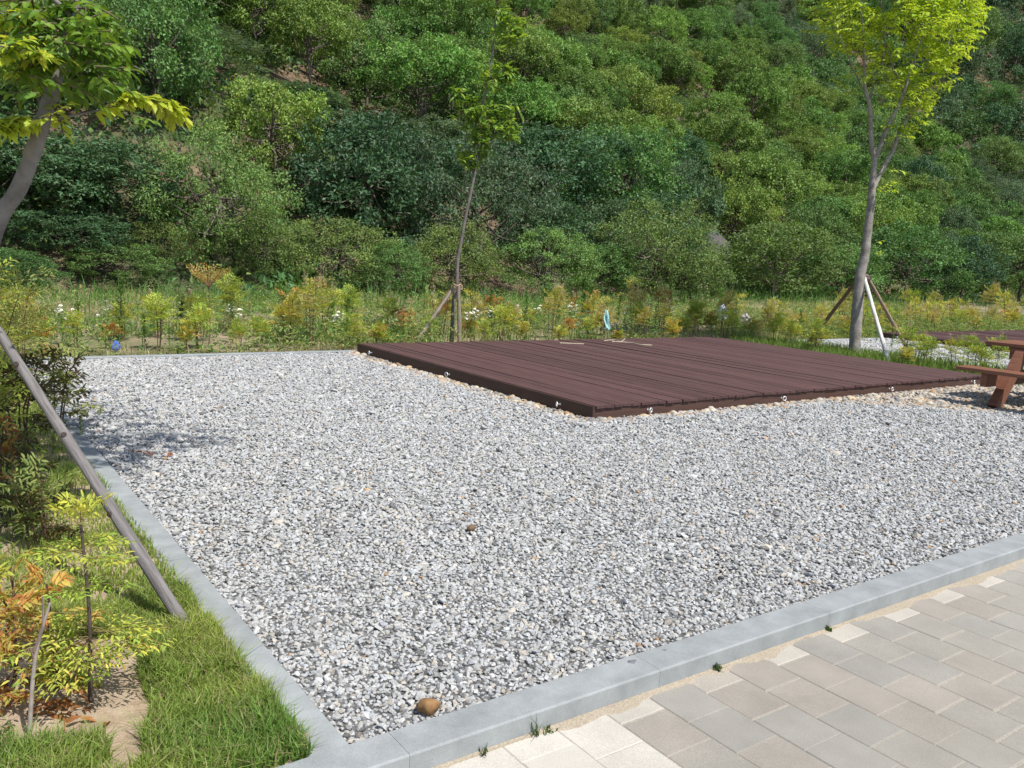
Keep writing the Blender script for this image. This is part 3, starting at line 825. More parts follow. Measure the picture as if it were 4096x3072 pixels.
# the remaining trees of the wood as one mass
mb = MB()
def mesh_np(me):
    if me.name in cache: return cache[me.name]
    n = len(me.vertices); co = np.empty(n * 3, np.float32); me.vertices.foreach_get('co', co)
    lp = np.empty(len(me.loops), np.int32); me.loops.foreach_get('vertex_index', lp)
    cc = np.empty(len(me.polygons) * 4, np.float32); me.attributes['Col'].data.foreach_get('color', cc)
    cache[me.name] = (co.reshape(-1, 3).astype(float), lp.reshape(-1, 4), cc.reshape(-1, 4)[:, :3]); return cache[me.name]
for kd, loc, sc in FARMB:
    fm = PROTO[kd][rng.integers(len(PROTO[kd]))][0]; co, fc, cc = mesh_np(fm)
    keep = rng.random(len(fc)) < .22
    fk = fc[keep]; a = rng.random() * 6.28; ca, sa = math.cos(a), math.sin(a)
    k = len(fk); vv = co[fk.ravel()].reshape(k, 4, 3)
    ctr = vv.mean(1, keepdims=True); vv = ctr + (vv - ctr) * 2.0
    vv = vv.reshape(-1, 3) * np.array(sc); vv = np.stack([vv[:, 0] * ca - vv[:, 1] * sa, vv[:, 0] * sa + vv[:, 1] * ca, vv[:, 2]], 1) + np.array(loc)
    mb.add(vv, np.arange(4 * k).reshape(k, 4), cc[keep] * rng.uniform(.8, 1.2))
if FARMB: tag(mb.build('distant_woodland', MT['leaf_hill']), kind='stuff')

# undergrowth on the slope
mb = MB(); n = 16000
x = rng.uniform(-45, 150, n * 6); y = rng.uniform(22, 190, n * 6); s1, s2 = foot_s(x, y); h = hz(x, y)
px_, py_, zc_ = PROJ(np.stack([x, y, h + .5], 1))
ok = (np.maximum(s1, s2) > -1.5) & (px_ > -60) & (px_ < 1084) & (py_ > -60) & (py_ < 315) & (rng.random(n * 6) < np.clip(3 * (fbm(x * .2, y * .2, 3) - .30), .05, 1) * np.clip(45 / np.hypot(x, y), 0, 1))
for bx, by, rx, ry in BARE:
    ok &= ~((((px_ - bx) / rx) ** 2 + ((py_ - by) / ry) ** 2 < 1) & (rng.random(len(ok)) < .8))
x, y, h = x[ok], y[ok], h[ok]; n = len(x); print('undergrowth', n)
m_ = 34; C = np.repeat(np.stack([x, y, h], 1), m_, 0); sc = np.repeat(rng.uniform(.35, 1.1, n) * (1 + np.hypot(x, y) / 140), m_)[:, None]
q = runit(n * m_); q[:, 2] = np.abs(q[:, 2]); pos = C + q * sc * np.array([1, 1, .8]) * rng.uniform(.4, 1, (n * m_, 1))
Nn = nrm(q * .5 + Z * .6 + rng.normal(size=(n * m_, 3)) * .4); D = nrm(rng.normal(size=(n * m_, 3)) + q)
cb = np.repeat(np.array([[.075, .16, .045], [.12, .20, .045], [.07, .13, .05], [.15, .20, .06]])[rng.integers(0, 4, n)], m_, 0) * rng.uniform(.7, 1.3, (n * m_, 1))
leaf1(mb, pos, D, Nn, .17 * sc[:, 0] + .08, .09 * sc[:, 0] + .04, cb)
tag(mb.build('undergrowth', MT['leaf_hill']), kind='stuff')

# rock face and dead shrub at the foot of the slope
c = AT(707, 250, 45.0); mb = MB(); bv, bf = ico(4)
k = 1 + .5 * (fbm(bv[:, 0] * 3 + 5, bv[:, 1] * 3 + bv[:, 2] * 2.2, 4) - .5); sh = bv * k[:, None] * np.array([1.5, .9, 1.25])
mb.add(sh, bf, (.10, .092, .09)); o = mb.build('rock_face', MT['stone']); o.location = c; o.rotation_euler = (-.4, .35, .5)
tag(o, 'grey rock face bare among the bushes behind the back corner of the deck', 'rock')
mb = MB(); base = AT(300, 205, 31.0); gz = float(hz(base[0], base[1]))
for k in range(46):
    d = nrm(np.array([rng.normal() * .9 + .5, rng.normal() * .5, rng.uniform(.3, 1.1)])); L = rng.uniform(.9, 2.1)
    p0 = np.array([base[0], base[1], gz + .6]) + rng.normal(size=3) * .25; p1 = p0 + d * L * .6; p2 = p0 + d * L + rng.normal(size=3) * .25
    tube(mb, spline([p0, p1, p2], 3), np.linspace(.018, .006, 7), 4, (.30, .26, .22), cap=False)
    for _ in range(3):
        e = p1 + (p2 - p1) * rng.random(); tube(mb, [e, e + nrm(d + rng.normal(size=3) * .6) * .5], [.008, .004], 4, (.33, .29, .25), cap=False)
tag(mb.build('dead_shrub', MT['stem']), 'bare grey twiggy dead shrub above the broad mid-green willow', 'shrub')

# ------------------------------------------------------------------ grasses
def blades(mb, P, h, w, col, lean=.45):
    n = len(P); a = rng.random(n) * 6.283; side = np.stack([np.cos(a), np.sin(a), 0 * a], 1)
    b = rng.random(n) * 6.283; ld = np.stack([np.cos(b), np.sin(b), 0 * b], 1) * (lean * np.abs(rng.normal(size=n)))[:, None]
    h = h[:, None]; w = np.broadcast_to(np.asarray(w, float), (n,))[:, None]
    m1 = P + (Z + ld * .35) * h * .5; tip = P + (Z * .92 + ld * 1.1) * h
    v = np.stack([P - side * w / 2, P + side * w / 2, m1 + side * w * .42, m1 - side * w * .42, tip], 1).reshape(-1, 3)
    k = np.arange(n)[:, None] * 5
    mb.add(v, k + np.array([[0, 1, 2, 3]]), col); mb.v.append(np.zeros((0, 3)))
    s = mb.n; mb.f.append((k + np.array([[3, 2, 4]])) + s - 5 * n); mb.c.append(np.asarray(col, float) if np.ndim(col) == 2 else np.repeat(np.asarray(col)[None], n, 0)); mb.s.append(np.full(n, False))

def grass_cols(n, u, v, dry=.15):
    f = fbm(u * 2.3, v * 2.3, 3)
    c = np.array([.205, .30, .062]) + (f[:, None] - .5) * np.array([.30, .22, .05])
    c = np.maximum(c, [.09, .16, .03]) * rng.uniform(.65, 1.35, (n, 1))
    d = rng.random(n) < dry; c[d] = np.array([.46, .40, .20]) * rng.uniform(.6, 1.1, (d.sum(), 1))
    return c

mb = MB()
for (v0, v1, cnt, ww) in ((2.17, 3.6, 60000, .0046), (3.6, 6, 42000, .006), (6, 11.5, 28000, .009)):
    u = rng.uniform(-1.6 if v0 > 3 else -.3, LK0 + .02, cnt); v = rng.uniform(v0, v1, cnt)
    n_ = fbm(u * 2.6 + 3, v * 2.6, 3)
    edge = np.interp(v, [2.1, 2.45, 2.6, 3.2, 3.6], [.42, .48, .56, .58, .35]) + .2 * (fbm(v * 3.3, v * 0 + 8, 2) - .5)
    dens = np.where(u > edge, 1.0, np.clip((n_ - .62) * 6, 0, .7))
    dens = np.where((v < 2.50 + .25 * n_) & (u < .42), .8, dens)
    dens = np.where((v > 3.6), np.maximum(dens, np.clip((n_ - .38) * 5, 0.1, 1)), dens)
    bald = np.clip((fbm(u * 5, v * 5, 2) - .22) * 7, .35, 1)
    ok = rng.random(cnt) < dens * bald; u, v = u[ok], v[ok]; n = len(u)
    zz = -.008 + .05 * (fbm(u * 3.5, v * 3.5, 4) - .35) - .004
    tall = .022 + .062 * fbm(u * 3 + 31, v * 3, 2)
    blades(mb, Wn(u, v, zz), tall * rng.uniform(.6, 1.5, n), ww * rng.uniform(.7, 1.3, n), grass_cols(n, u, v, .14), .6)
tag(mb.build('lawn_grass', MT['grass']), kind='stuff')

# rough meadow behind the rear kerb, and between the pitches
mb = MB(); cnt = 60000
u = rng.uniform(-6, 40, cnt); v = BK1 + .05 + (rng.random(cnt) ** 1.3) * 12.5
P = Wn(u, v, 0 * u); px_, py_, zc_ = PROJ(P)
f1 = fbm(u * .5 + 2, v * .5, 3); ok = (px_ > -60) & (px_ < 1084) & (rng.random(cnt) < np.clip((f1 - .28) * 4, .08, 1))
# sandy bare lane near the far corner of the gravel
ok &= ~((u < 4.2) & (v > 11.6) & (v < 13.3) & (rng.random(cnt) < .9))
u, v, P = u[ok], v[ok], P[ok]; n = len(u); P[:, 2] = np.maximum(hz(P[:, 0], P[:, 1]), -.02)
hh_ = (.07 + .30 * fbm(u * .8 + 7, v * .8, 2)) * rng.uniform(.4, 1.3, n)
hh_ = np.where(v < 11.7, hh_ * .5, hh_)
f2 = fbm(u * .45 + 50, v * .45, 3)[:, None]
cg = np.where(f2 > .57, np.array([[.40, .36, .20]]), np.where(f2 > .47, np.array([[.24, .29, .07]]), np.array([[.14, .25, .055]]))) * rng.uniform(.6, 1.3, (n, 1))
blades(mb, P, hh_, .011 + .004 * rng.random(n), cg, .6)
cnt = 9000; u = rng.uniform(13.15, 14.95, cnt); v = rng.uniform(5.5, 11.2, cnt); n = cnt
blades(mb, Wn(u, v, np.full(n, -.02)), rng.uniform(.06, .22, n), .012, np.array([.16, .24, .05]) * rng.uniform(.6, 1.5, (n, 1)), .4)
tag(mb.build('meadow_grass', MT['grass']), kind='stuff')
# low broad-leaved herbs scattered through the meadow
mb = MB(); cnt = 15000; u = rng.uniform(-6, 34, cnt); v = BK1 + .12 + rng.random(cnt) ** 1.5 * 9
P = Wn(u, v, 0 * u); px_, py_, zc_ = PROJ(P); f1 = fbm(u * .7 + 12, v * .7 + 4, 3)
ok = (px_ > -60) & (px_ < 1084) & (rng.random(cnt) < np.clip((f1 - .3) * 4, .1, 1)) & ~((u < 4.2) & (v > 11.6) & (v < 13.2) & (rng.random(cnt) < .85))
P = P[ok]; n = len(P); hh2 = rng.uniform(.05, .55, n) ** 1.2 * 1.1; m_ = 9
t = rng.random((n, m_)); C = np.repeat(P, m_, 0); C[:, 2] = (t * hh2[:, None]).ravel() + np.maximum(hz(C[:, 0], C[:, 1]), -.02); C[:, :2] += rng.normal(size=(n * m_, 2)) * .06
a_ = rng.random(n * m_) * 6.283; D = np.stack([np.cos(a_), np.sin(a_), rng.uniform(-.2, .9, n * m_)], 1)
cb = np.repeat(np.array([[.14, .26, .06], [.20, .30, .07], [.11, .21, .06], [.26, .33, .09], [.34, .33, .12]])[rng.integers(0, 5, n)], m_, 0) * rng.uniform(.65, 1.35, (n * m_, 1))
leaf1(mb, C, D, Z + rng.normal(size=(n * m_, 3)) * .4, rng.uniform(.05, .11, n * m_), rng.uniform(.014, .035, n * m_), cb)
tag(mb.build('meadow_herbs', MT['grass']), kind='stuff')
# tall lush grass bank at the foot of the wood
mb = MB(); cnt = 26000; x = rng.uniform(-22, 40, cnt); y = rng.uniform(15, 60, cnt); s1, s2 = foot_s(x, y)
ok = (s1 > -5.5) & (s1 < .5); x, y = x[ok], y[ok]; n = len(x); z = np.maximum(hz(x, y), -.02)
blades(mb, np.stack([x, y, z], 1), rng.uniform(.25, .75, n), .026, np.array([.11, .22, .055]) * rng.uniform(.6, 1.35, (n, 1)), .3)
tag(mb.build('bank_grass', MT['grass']), kind='stuff')

# ------------------------------------------------------------------ nandina and weeds
PALS = dict(
 yellow=[(.52, .50, .08), (.46, .48, .08), (.40, .44, .08), (.58, .52, .11)],
 lime=[(.36, .46, .08), (.28, .40, .06), (.44, .50, .09)],
 orange=[(.52, .34, .08), (.52, .42, .09), (.48, .22, .07), (.44, .42, .09)],
 red=[(.36, .10, .04), (.44, .20, .06), (.40, .28, .06), (.30, .26, .06)],
 olive=[(.24, .30, .08), (.32, .35, .10), (.19, .25, .07)],
 straw=[(.55, .48, .24), (.50, .44, .16), (.42, .42, .12)],
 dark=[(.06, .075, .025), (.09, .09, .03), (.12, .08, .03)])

def frond(fo, st, p0, d, L, leaf, cols, n=6, pairs=5, near=False):
    """A pinnate compound leaf: rachis with side stalks, leaflets along them."""
    d = nrm(d); side = nrm(np.cross(d, Z) + 1e-4); up = np.cross(side, d)
    ts = np.linspace(0, 1, 6); pts = p0 + np.outer(ts, d) * L + np.outer(ts ** 2, -Z) * L * .28
    tube(st, pts, np.linspace(.0022, .0009, 6) * (1 if near else 1.6), 3, (.20, .15, .06), cap=False)
    P, D, Nn = [], [], []
    for k in range(pairs):
        t = .28 + .68 * k / max(pairs - 1, 1); b = p0 + d * L * t - Z * L * .28 * t * t
        for s in (-1, 1):
            bd = nrm(d * .75 + side * s * .8 - Z * .1 + rng.normal(size=3) * .15); bl = L * .42 * (1.05 - .5 * t) * rng.uniform(.7, 1.2)
            for j in range(n):
                q = b + bd * bl * (j + .6) / n; ss = 1 if j % 2 else -1
                sd = nrm(np.cross(bd, up)) * ss
                P.append(q); D.append(bd * .7 + sd * .85 - Z * .18 + rng.normal(size=3) * .2); Nn.append(up + rng.normal(size=3) * .3)
    P.append(p0 + d * L - Z * L * .28); D.append(d - Z * .3); Nn.append(up)
    m = len(P); c = np.array(cols)[rng.integers(0, len(cols), m)] * rng.uniform(.75, 1.25, (m, 1))
    (leaf2 if near else leaf1)(fo, np.array(P), np.array(D), np.array(Nn), leaf * rng.uniform(.7, 1.25, m), leaf * .30 * rng.uniform(.8, 1.2, m), c)

def nandina(h, spread, canes, pal, leaf=.045, plume=0.0, low=.45, near=False, nfr=9, bare=.55):
    bare0 = bare
    st, fo = MB(), MB(); pls = [PALS[p] for p in pal]
    for c in range(canes):
        a = rng.random() * 6.28; r0 = rng.random() * .06 * (1 + canes * .15)
        p0 = np.array([math.cos(a) * r0, math.sin(a) * r0, -.03]); hh = h * (rng.uniform(.62, 1.0) if c else 1.0)
        lean = np.array([math.cos(a), math.sin(a), 0]) * rng.uniform(.02, .16) * hh
        bare = bare0 + rng.uniform(-.08, .12); ax = spline([p0, p0 + lean * .35 + Z * hh * .5 + rng.normal(size=3) * .012, p0 + lean + Z * hh * .86], 4)
        tube(st, ax, np.linspace(.0075, .0035, len(ax)), 5, np.array([.085, .05, .035]) * rng.uniform(.7, 1.6), cap=False)
        cols = pls[rng.integers(len(pls))]
        for k in range(nfr):
            t = bare + (1 - bare) * (k + .5) / nfr; b = ax[min(int(t * (len(ax) - 1)), len(ax) - 1)]
            aa = k * 2.4 + rng.random(); el = .25 + .9 * (t - bare) / (1 - bare) + rng.normal() * .15
            d = np.array([math.cos(aa) * math.cos(el), math.sin(aa) * math.cos(el), math.sin(el)])
            cc = pls[rng.integers(len(pls))] if rng.random() < .3 else cols
            frond(fo, st, b, d, spread * rng.uniform(.6, 1.1) * (1.1 - .35 * abs(t - .7)), leaf, cc, 4 if not near else 4, 4, near)
        if rng.random() < plume:
            tp = ax[-1]; m = 60; q = rng.normal(size=(m, 3)) * np.array([.03, .03, .07]) + tp + Z * .12
            leaf1(fo, q, runit(m), runit(m), .022, .016, np.array([.55, .42, .30]) * rng.uniform(.7, 1.2, (m, 1)))
            tube(st, [tp, tp + Z * .18], [.003, .0015], 4, (.3, .2, .1), cap=False)
    return st, fo

NP = []
specs = [('yellow-leaved', .85, .34, 3, ['yellow', 'lime'], .3), ('lime-green', .95, .36, 4, ['lime'], .0), ('orange-tinged', .8, .30, 3, ['orange', 'yellow'], .4),
         ('red-tipped', .75, .28, 3, ['red', 'orange'], .3), ('olive-leaved', 1.0, .34, 4, ['olive', 'lime'], .3), ('straw-coloured', 1.05, .32, 3, ['straw', 'yellow'], .8),
         ('yellow-leaved', .55, .28, 4, ['yellow', 'orange'], .0), ('olive-leaved', .6, .26, 4, ['olive', 'yellow'], .0),
         ('yellow-leaved', 1.1, .36, 4, ['yellow', 'straw'], .6), ('orange-tinged', .45, .24, 4, ['orange', 'lime'], .0), ('lime-green', .7, .3, 4, ['lime', 'yellow'], .0), ('red-tipped', 1.0, .26, 2, ['red', 'straw'], .7)]
for (tone, h, sp_, cn, pl, pm) in specs:
    st, fo = nandina(h, sp_ * .82, cn, pl, leaf=.055, plume=pm)
    NP.append((tone, h, st.mesh('stem', MT['stem']), fo.mesh('foliage', MT['leaf_shrub'])))

def place_nandina(k, loc, rz, s, label, group, name='nandina_shrub'):
    tone, h, sm, fm = NP[k]; o = thing(name, label, 'shrub', loc, rz, group); o.scale = (s, s, s * rng.uniform(.9, 1.12))
    for nm, me in (('stem', sm), ('foliage', fm)):
        c = bpy.data.objects.new(nm, me); COL.objects.link(c); c.parent = o
    return o
def strip_where(x):
    for lim, t in ((40, 'by the frame-edge stake'), (75, 'at the kerb corner'), (110, 'short of the blue scrap'), (140, 'around the blue scrap'), (175, 'past the blue scrap'), (225, 'around the bare-stemmed nandina'), (262, 'past the bare-stemmed nandina'), (300, 'midway along the kerb'), (340, 'just short of the deck corner'), (372, 'behind the deck corner'), (412, 'past the deck corner'), (445, 'at the sapling stake'), (475, 'around the foot of the sapling'), (515, 'just past the sapling'), (560, 'behind the dry twig'), (600, 'beside the cyan strip'), (640, 'past the cyan strip'), (680, 'short of the deck back corner'), (720, 'at the deck back corner'), (760, 'past the pale bag'), (800, 'short of the slanting stake'), (845, 'before the grey trunk'), (880, 'behind the white stake'), (915, 'past the white stake'), (960, 'over the distant deck')):
        if x < lim: return t
    return 'beyond the picnic table'
ROWS = []
def row(u0, u1, v0, v1, n, smin, smax, where):
    for i in range(n):
        u = u0 + (i + rng.random()) * (u1 - u0) / n; ROWS.append((u, rng.uniform(v0, v1), rng.uniform(smin, smax), where))
row(-1.0, 14.2, BK1 + .15, 12.2, 36, .5, .92, 'front')
row(-1.0, 15.0, 12.3, 14.0, 36, .7, 1.15, 'middle')
row(13.6, 27.0, BK1 + .3, 13.6, 36, .65, 1.05, 'second')
row(26.0, 60.0, BK1 + .5, 16.0, 44, .9, 1.5, 'far')
row(13.35, 14.7, 6.1, 8.2, 9, .6, .9, 'strip')
row(13.45, 14.8, 9.2, 11.0, 5, .7, 1.0, 'strip')
HT = lambda h: 'ankle-high' if h < .40 else ('knee-high' if h < .62 else ('thigh-high' if h < .85 else ('waist-high' if h < 1.1 else 'chest-high')))
ROWT = dict(front='front-row', middle='back-row', second='outer-row', far='meadow', strip='pitch-side')
NANS = []
for u, v, s, wh in ROWS:
    P = W(u, v, 0); x, y, z = PROJ(P)
    if not (-30 < x < 1060): continue
    if wh == 'middle' and u < 4 and rng.random() < .5: continue
    k = int(rng.integers(len(NP)))
    if wh in ('second', 'far') and rng.random() < .75: k = [0, 8, 6, 5][int(rng.integers(4))]
    if wh == 'strip': k = [0, 7, 10, 4][int(rng.integers(4))]
    if abs(u - 7.4) < .25 and v < 12.6: continue
    lab = f'{ROWT[wh]} {HT(NP[k][1] * s)} {NP[k][0]} nandina {strip_where(x)}'
    NANS.append((place_nandina(k, (P[0], P[1], -.02), rng.random() * 6.28, s, lab, 'nandina shrubs planted in rows'), lab, x))

settle(NANS, 'along')
# the tall single-stemmed nandina
def own(name, st, fo, loc, label, cat, rz=0.0, fmat='leaf_shrub'):
    o = thing(name, label, cat, loc, rz)
    st.build('stem', MT['stem'], o); fo.build('foliage', MT[fmat], o); return o
st, fo = MB(), MB(); Hh_ = 1.18
tube(st, spline([(0, 0, -.03), (.015, 0, .4), (.0, .0, .84)], 4), np.linspace(.011, .007, 9), 6, (.16, .11, .08))
for k in range(13):
    a = k * 2.4; d = np.array([math.cos(a) * .75, math.sin(a) * .5, 1.0]); L = rng.uniform(.28, .42)
    frond(fo, st, np.array([0, 0, .82]), d, L * 1.15, .045, PALS['orange'] + PALS['straw'], 5, 5)
    tube(st, [(0, 0, .82), np.array([0, 0, .82]) + nrm(d) * L * .8], [.004, .002], 4, (.25, .13, .08), cap=False)
pn = G(209, 343); own('nandina_shrub', st, fo, (pn[0], pn[1], -.02), 'tall bare-stemmed nandina with an orange-yellow leaf fan against the dark wood', 'shrub')

# tall green weeds
def weed(h, n=120, leaf=.09, lw=.011, col=(.10, .20, .035)):
    st, fo = MB(), MB(); ax = spline([(0, 0, -.03), (rng.normal() * .02, rng.normal() * .02, h * .5), (rng.normal() * .04, rng.normal() * .04, h)], 5)
    tube(st, ax, np.linspace(.006, .003, len(ax)), 5, (.18, .24, .08), cap=False)
    t = rng.beta(1.6, 1.0, n); b = ax[(t * (len(ax) - 1)).astype(int)]; b[:, 2] = t * h
    a = rng.random(n) * 6.28; el = rng.uniform(.1, .9, n)
    D = np.stack([np.cos(a) * np.cos(el), np.sin(a) * np.cos(el), np.sin(el)], 1)
    leaf1(fo, b, D, nrm(Z + rng.normal(size=(n, 3)) * .3), leaf * (1.15 - .6 * t) * rng.uniform(.8, 1.2, n), lw * rng.uniform(.8, 1.3, n), np.array(col) * rng.uniform(.7, 1.4, (n, 1)), pos=.35)
    return st, fo
WP = []
for h, n, c in ((.9, 150, (.10, .21, .04)), (.75, 130, (.12, .22, .04)), (.6, 120, (.09, .18, .05)), (1.0, 170, (.085, .18, .035))):
    st, fo = weed(h, n, .12, .017, c); WP.append((h, st.mesh('stem', MT['stem']), fo.mesh('foliage', MT['leaf_shrub'])))
def place_weed(k, loc, s, label, group, name='tall_weed'):
    h, sm, fm = WP[k]; o = thing(name, label, 'weed', loc, rng.random() * 6.28, group); o.scale = (s * 1.1, s * 1.1, s)
    for nm, me in (('stem', sm), ('foliage', fm)):
        c = bpy.data.objects.new(nm, me); COL.objects.link(c); c.parent = o
    return o
WEEDS = []
for x, y, s in ((107, 351, 1.05), (168, 345, 1.15), (266, 342, 1.1), (275, 344, .9), (310, 343, .9), (582, 330, 1.1), (592, 330, 1.25), (605, 330, .8), (700, 331, .8), (722, 332, 1.1), (738, 334, .9), (800, 337, 1.0), (880, 344, .7), (895, 357, .55), (502, 336, .9), (525, 335, .85), (545, 334, .8), (322, 344, .85), (343, 343, .8), (398, 340, .8), (655, 333, .8), (676, 332, .9), (785, 336, .8), (60, 352, .8), (230, 344, .8), (143, 349, .6), (488, 338, .9), (560, 334, .9), (620, 333, .75), (640, 332, .8)):
    p = G(x, y - 1.5); k = int(rng.integers(4))
    WEEDS.append((place_weed(k, (p[0], p[1] + rng.uniform(0, .8), -.02), s, '', 'upright green weeds behind the rear kerb'), f'{"tall" if s > 1 else ("middling" if s > .82 else "short")} upright green weed {strip_where(x)}', x))
settle(WEEDS, 'along')

# fleabane clumps with white daisy heads
def fleabane(h, stems, near=False, hs=.013):
    st, fo, fl, ey = MB(), MB(), MB(), MB()
    for s in range(stems):
        a = rng.random() * 6.28; base = np.array([math.cos(a), math.sin(a), 0]) * rng.random() * .05; base[2] = -.02
        lean = np.array([math.cos(a), math.sin(a), 0]) * rng.uniform(.02, .12); hh = h * rng.uniform(.7, 1)
        ax = spline([base, base + lean * .4 + Z * hh * .5, base + lean + Z * hh * .85], 4)
        tube(st, ax, np.linspace(.0045, .0025, len(ax)), 5, (.17, .27, .06), cap=False)
        n = 12; t = rng.uniform(.05, .8, n); b = ax[(t * (len(ax) - 1)).astype(int)]; aa = rng.random(n) * 6.28
        D = np.stack([np.cos(aa), np.sin(aa), .5 + 0 * aa], 1)
        (leaf2 if near else leaf1)(fo, b, D, Z + rng.normal(size=(n, 3)) * .2, .085 * (1.1 - .6 * t), .017, np.array([.13, .24, .04]) * rng.uniform(.7, 1.3, (n, 1)))
        for k in range(5):
            b = ax[-1 - (k % 3)]; e = b + nrm(np.array([rng.normal() * .5, rng.normal() * .5, 1])) * hh * rng.uniform(.08, .17)
            tube(st, [b, (b + e) / 2 + rng.normal(size=3) * .006, e], [.002, .0017, .0014], 4, (.17, .27, .06), cap=False)
            nn = nrm(np.array([rng.normal() * .35, rng.normal() * .35 - .3, 1])); x = nrm(np.cross(nn, [1, .1, 0])); y = np.cross(nn, x)
            m = 14 if near else 7; th = np.arange(m) * 6.283 / m; D = np.cos(th)[:, None] * x + np.sin(th)[:, None] * y + nn * .15
            leaf1(fl, np.repeat(e[None], m, 0) + D * hs * .3, D, np.repeat(nn[None], m, 0), hs, hs * (.36 if near else .8), (.78, .78, .76), fold=0, pos=.6)
            q = [e + nn * hs * .22 + hs * .42 * (math.cos(t_) * x + math.sin(t_) * y) * .95 for t_ in np.arange(8) * 6.283 / 8]
            ey.add(q, np.arange(8)[None], (.65, .45, .03))
    return st, fo, fl, ey
def place_flea(parts, loc, label, rz=0.0, group=None, s=1.0):
    o = thing('daisy_weed', label, 'flower', loc, rz, group); o.scale = (s, s, s)
    for nm, me in zip(('stem', 'foliage', 'petals', 'flower_centre'), parts):
        c = bpy.data.objects.new(nm, me); COL.objects.link(c); c.parent = o
    return o
st, fo, fl, ey = fleabane(.62, 6, False, .022)
FP = (st.mesh('stem', MT['stem']), fo.mesh('foliage', MT['leaf_shrub']), fl.mesh('petals', MT['plain']), ey.mesh('flower_centre', MT['plain']))
DAI = []
for x, y, s in ((492, 338, 1.0), (470, 340, .95), (520, 337, 1.0), (538, 334, .9), (570, 331, 1.0), (650, 331, 1.1), (668, 331, 1.0), (630, 332, .9), (770, 335, .8), (225, 341, .9), (60, 348, 1.0), (85, 347, 1.0), (335, 341, .8), (400, 339, .8), (480, 338, .85)):
    p = G(x, y - 3); DAI.append((place_flea(FP, (p[0], p[1] + rng.uniform(0, .7), -.02), '', rng.random() * 6, 'white daisy clumps behind the rear kerb', s), f'clump of small white daisies {strip_where(x)}', x))
settle(DAI, 'from the leaning tree')

# litter
def scrap(name, x, y, w, h, col, label, cat, dz=0.0, dep=None):
    p = G(x, y) if dep is None else AT(x, y, dep); mb = MB(); bv, bf = ICO3
    k = 1 + 1.0 * (fbm(bv[:, 0] * 2.2 + x, bv[:, 1] * 2.2 + bv[:, 2] * 2, 3) - .5)
    sh = bv * k[:, None] * np.array([w, w * .6, h]); mb.add(sh, bf, col, False)
    o = mb.build(name, MT['plain']); o.location = (p[0], p[1], h * .7 + dz); o.rotation_euler = (0, .1, rng.random() * 3); return tag(o, label, cat)
scrap('plastic_scrap', 116, 350.5, .045, .075, (.10, .17, .55), 'bright blue plastic scrap lying on the sand behind the rear kerb', 'litter')
scrap('plastic_bag', 722, 322, .20, .26, (.55, .62, .75), 'pale bluish plastic bag among the weeds behind the deck back corner', 'bag', .05)
scrap('plastic_bag', 745, 327, .22, .2, (.48, .42, .46), 'pale lilac crumpled bag low among the weeds past the deck back corner', 'bag')
scrap('rubbish_bag', 887, 325, .30, .25, (.03, .03, .035), 'black rubbish bag on the meadow beyond the distant deck end', 'bag')
mb = MB()
for k in range(7):
    p0 = AT(606.5 + rng.normal() * .6, 310, 15.5); p1 = AT(609 + rng.normal() * 1.8, 328, 15.5) + rng.normal(size=3) * .03
    pm = (p0 + p1) / 2 + rng.normal(size=3) * .03; a = np.array([.012, 0, 0])
    q = spline([p0, pm, p1], 4); v = np.concatenate([q - a, q + a]); m = len(q); i = np.arange(m - 1)
    mb.add(v, np.stack([i, i + 1, i + 1 + m, i + m], 1), (.35, .62, .62))
tag(mb.build('plastic_strip', MT['plain']), 'torn cyan plastic strip caught on the weeds behind the deck', 'litter')

# ------------------------------------------------------------------ stakes, ties
def stake(p0, p1, r0, r1, col, label, knots=0):
    p0 = np.asarray(p0, float); p1 = np.asarray(p1, float); L = np.linalg.norm(p1 - p0); mb = MB(); n = 26
    pts = np.stack([np.zeros(n), np.zeros(n), np.linspace(0, L, n)], 1); pts[:, :2] += np.cumsum(rng.normal(size=(n, 2)), 0) * L * .0007
    tube(mb, pts, np.linspace(r0, r1, n) * (1 + .025 * rng.normal(size=n)), 14, col, wob=.012)
    o = mb.build('tree_stake', MT['stake']); o.location = p0
    o.rotation_euler = Vector(p1 - p0).to_track_quat('Z', 'Y').to_euler(); tag(o, label, 'stake')
    for k in range(knots):
        z = L * (k + .6) / (knots + .4); cl_ = o.rotation_euler.to_matrix().inverted() @ Vector(EYEP - (p0 + (p1 - p0) * z / L)); a = math.atan2(cl_.y, cl_.x) + rng.uniform(-.7, .7); m = MB(); bv, bf = ICO2
        rr = r0 + (r1 - r0) * z / L
        m.add(bv * np.array([.004, .011, .013]) * 1.1 , bf, (.06, .045, .04), True); q = m.build('knot', MT['stake'], o)
        q.location = (rr * .97 * math.cos(a), rr * .97 * math.sin(a), z); q.rotation_euler = (0, 0, a)
    return o
sf = G(190, 632, 0) ; sp1 = AT(0, 338, 3.72); dirn = sp1 - sf; s_end = sf + dirn * 1.10
stake(sf - dirn * .05, s_end, .0252, .0205, (.185, .172, .168), 'thick weathered grey pole slanting across the grass verge up to the leaning tree', 4)
TR = G(855, 354.5)
tie = AT(862.5, 276, 15.9)
stake(G(808, 343), AT(860, 278, 16.05), .038, .034, (.20, .145, .105), 'brown shaded stake slanting out towards the deck from the yellow-leaved tree')
stake(G(888.5, 362), AT(864, 276, 15.75), .036, .032, (.62, .60, .57), 'pale sunlit whitish stake, middle one of the three at the yellow-leaved tree')
stake(G(910, 353.5), AT(866, 275, 15.95), .036, .032, (.30, .215, .165), 'brown stake at the yellow-leaved tree slanting away from the deck')
stake(G(416, 343), AT(454, 287.5, 14.0), .036, .03, (.26, .22, .18), 'grey-brown stake leaning in from the deck side against the thin sapling')
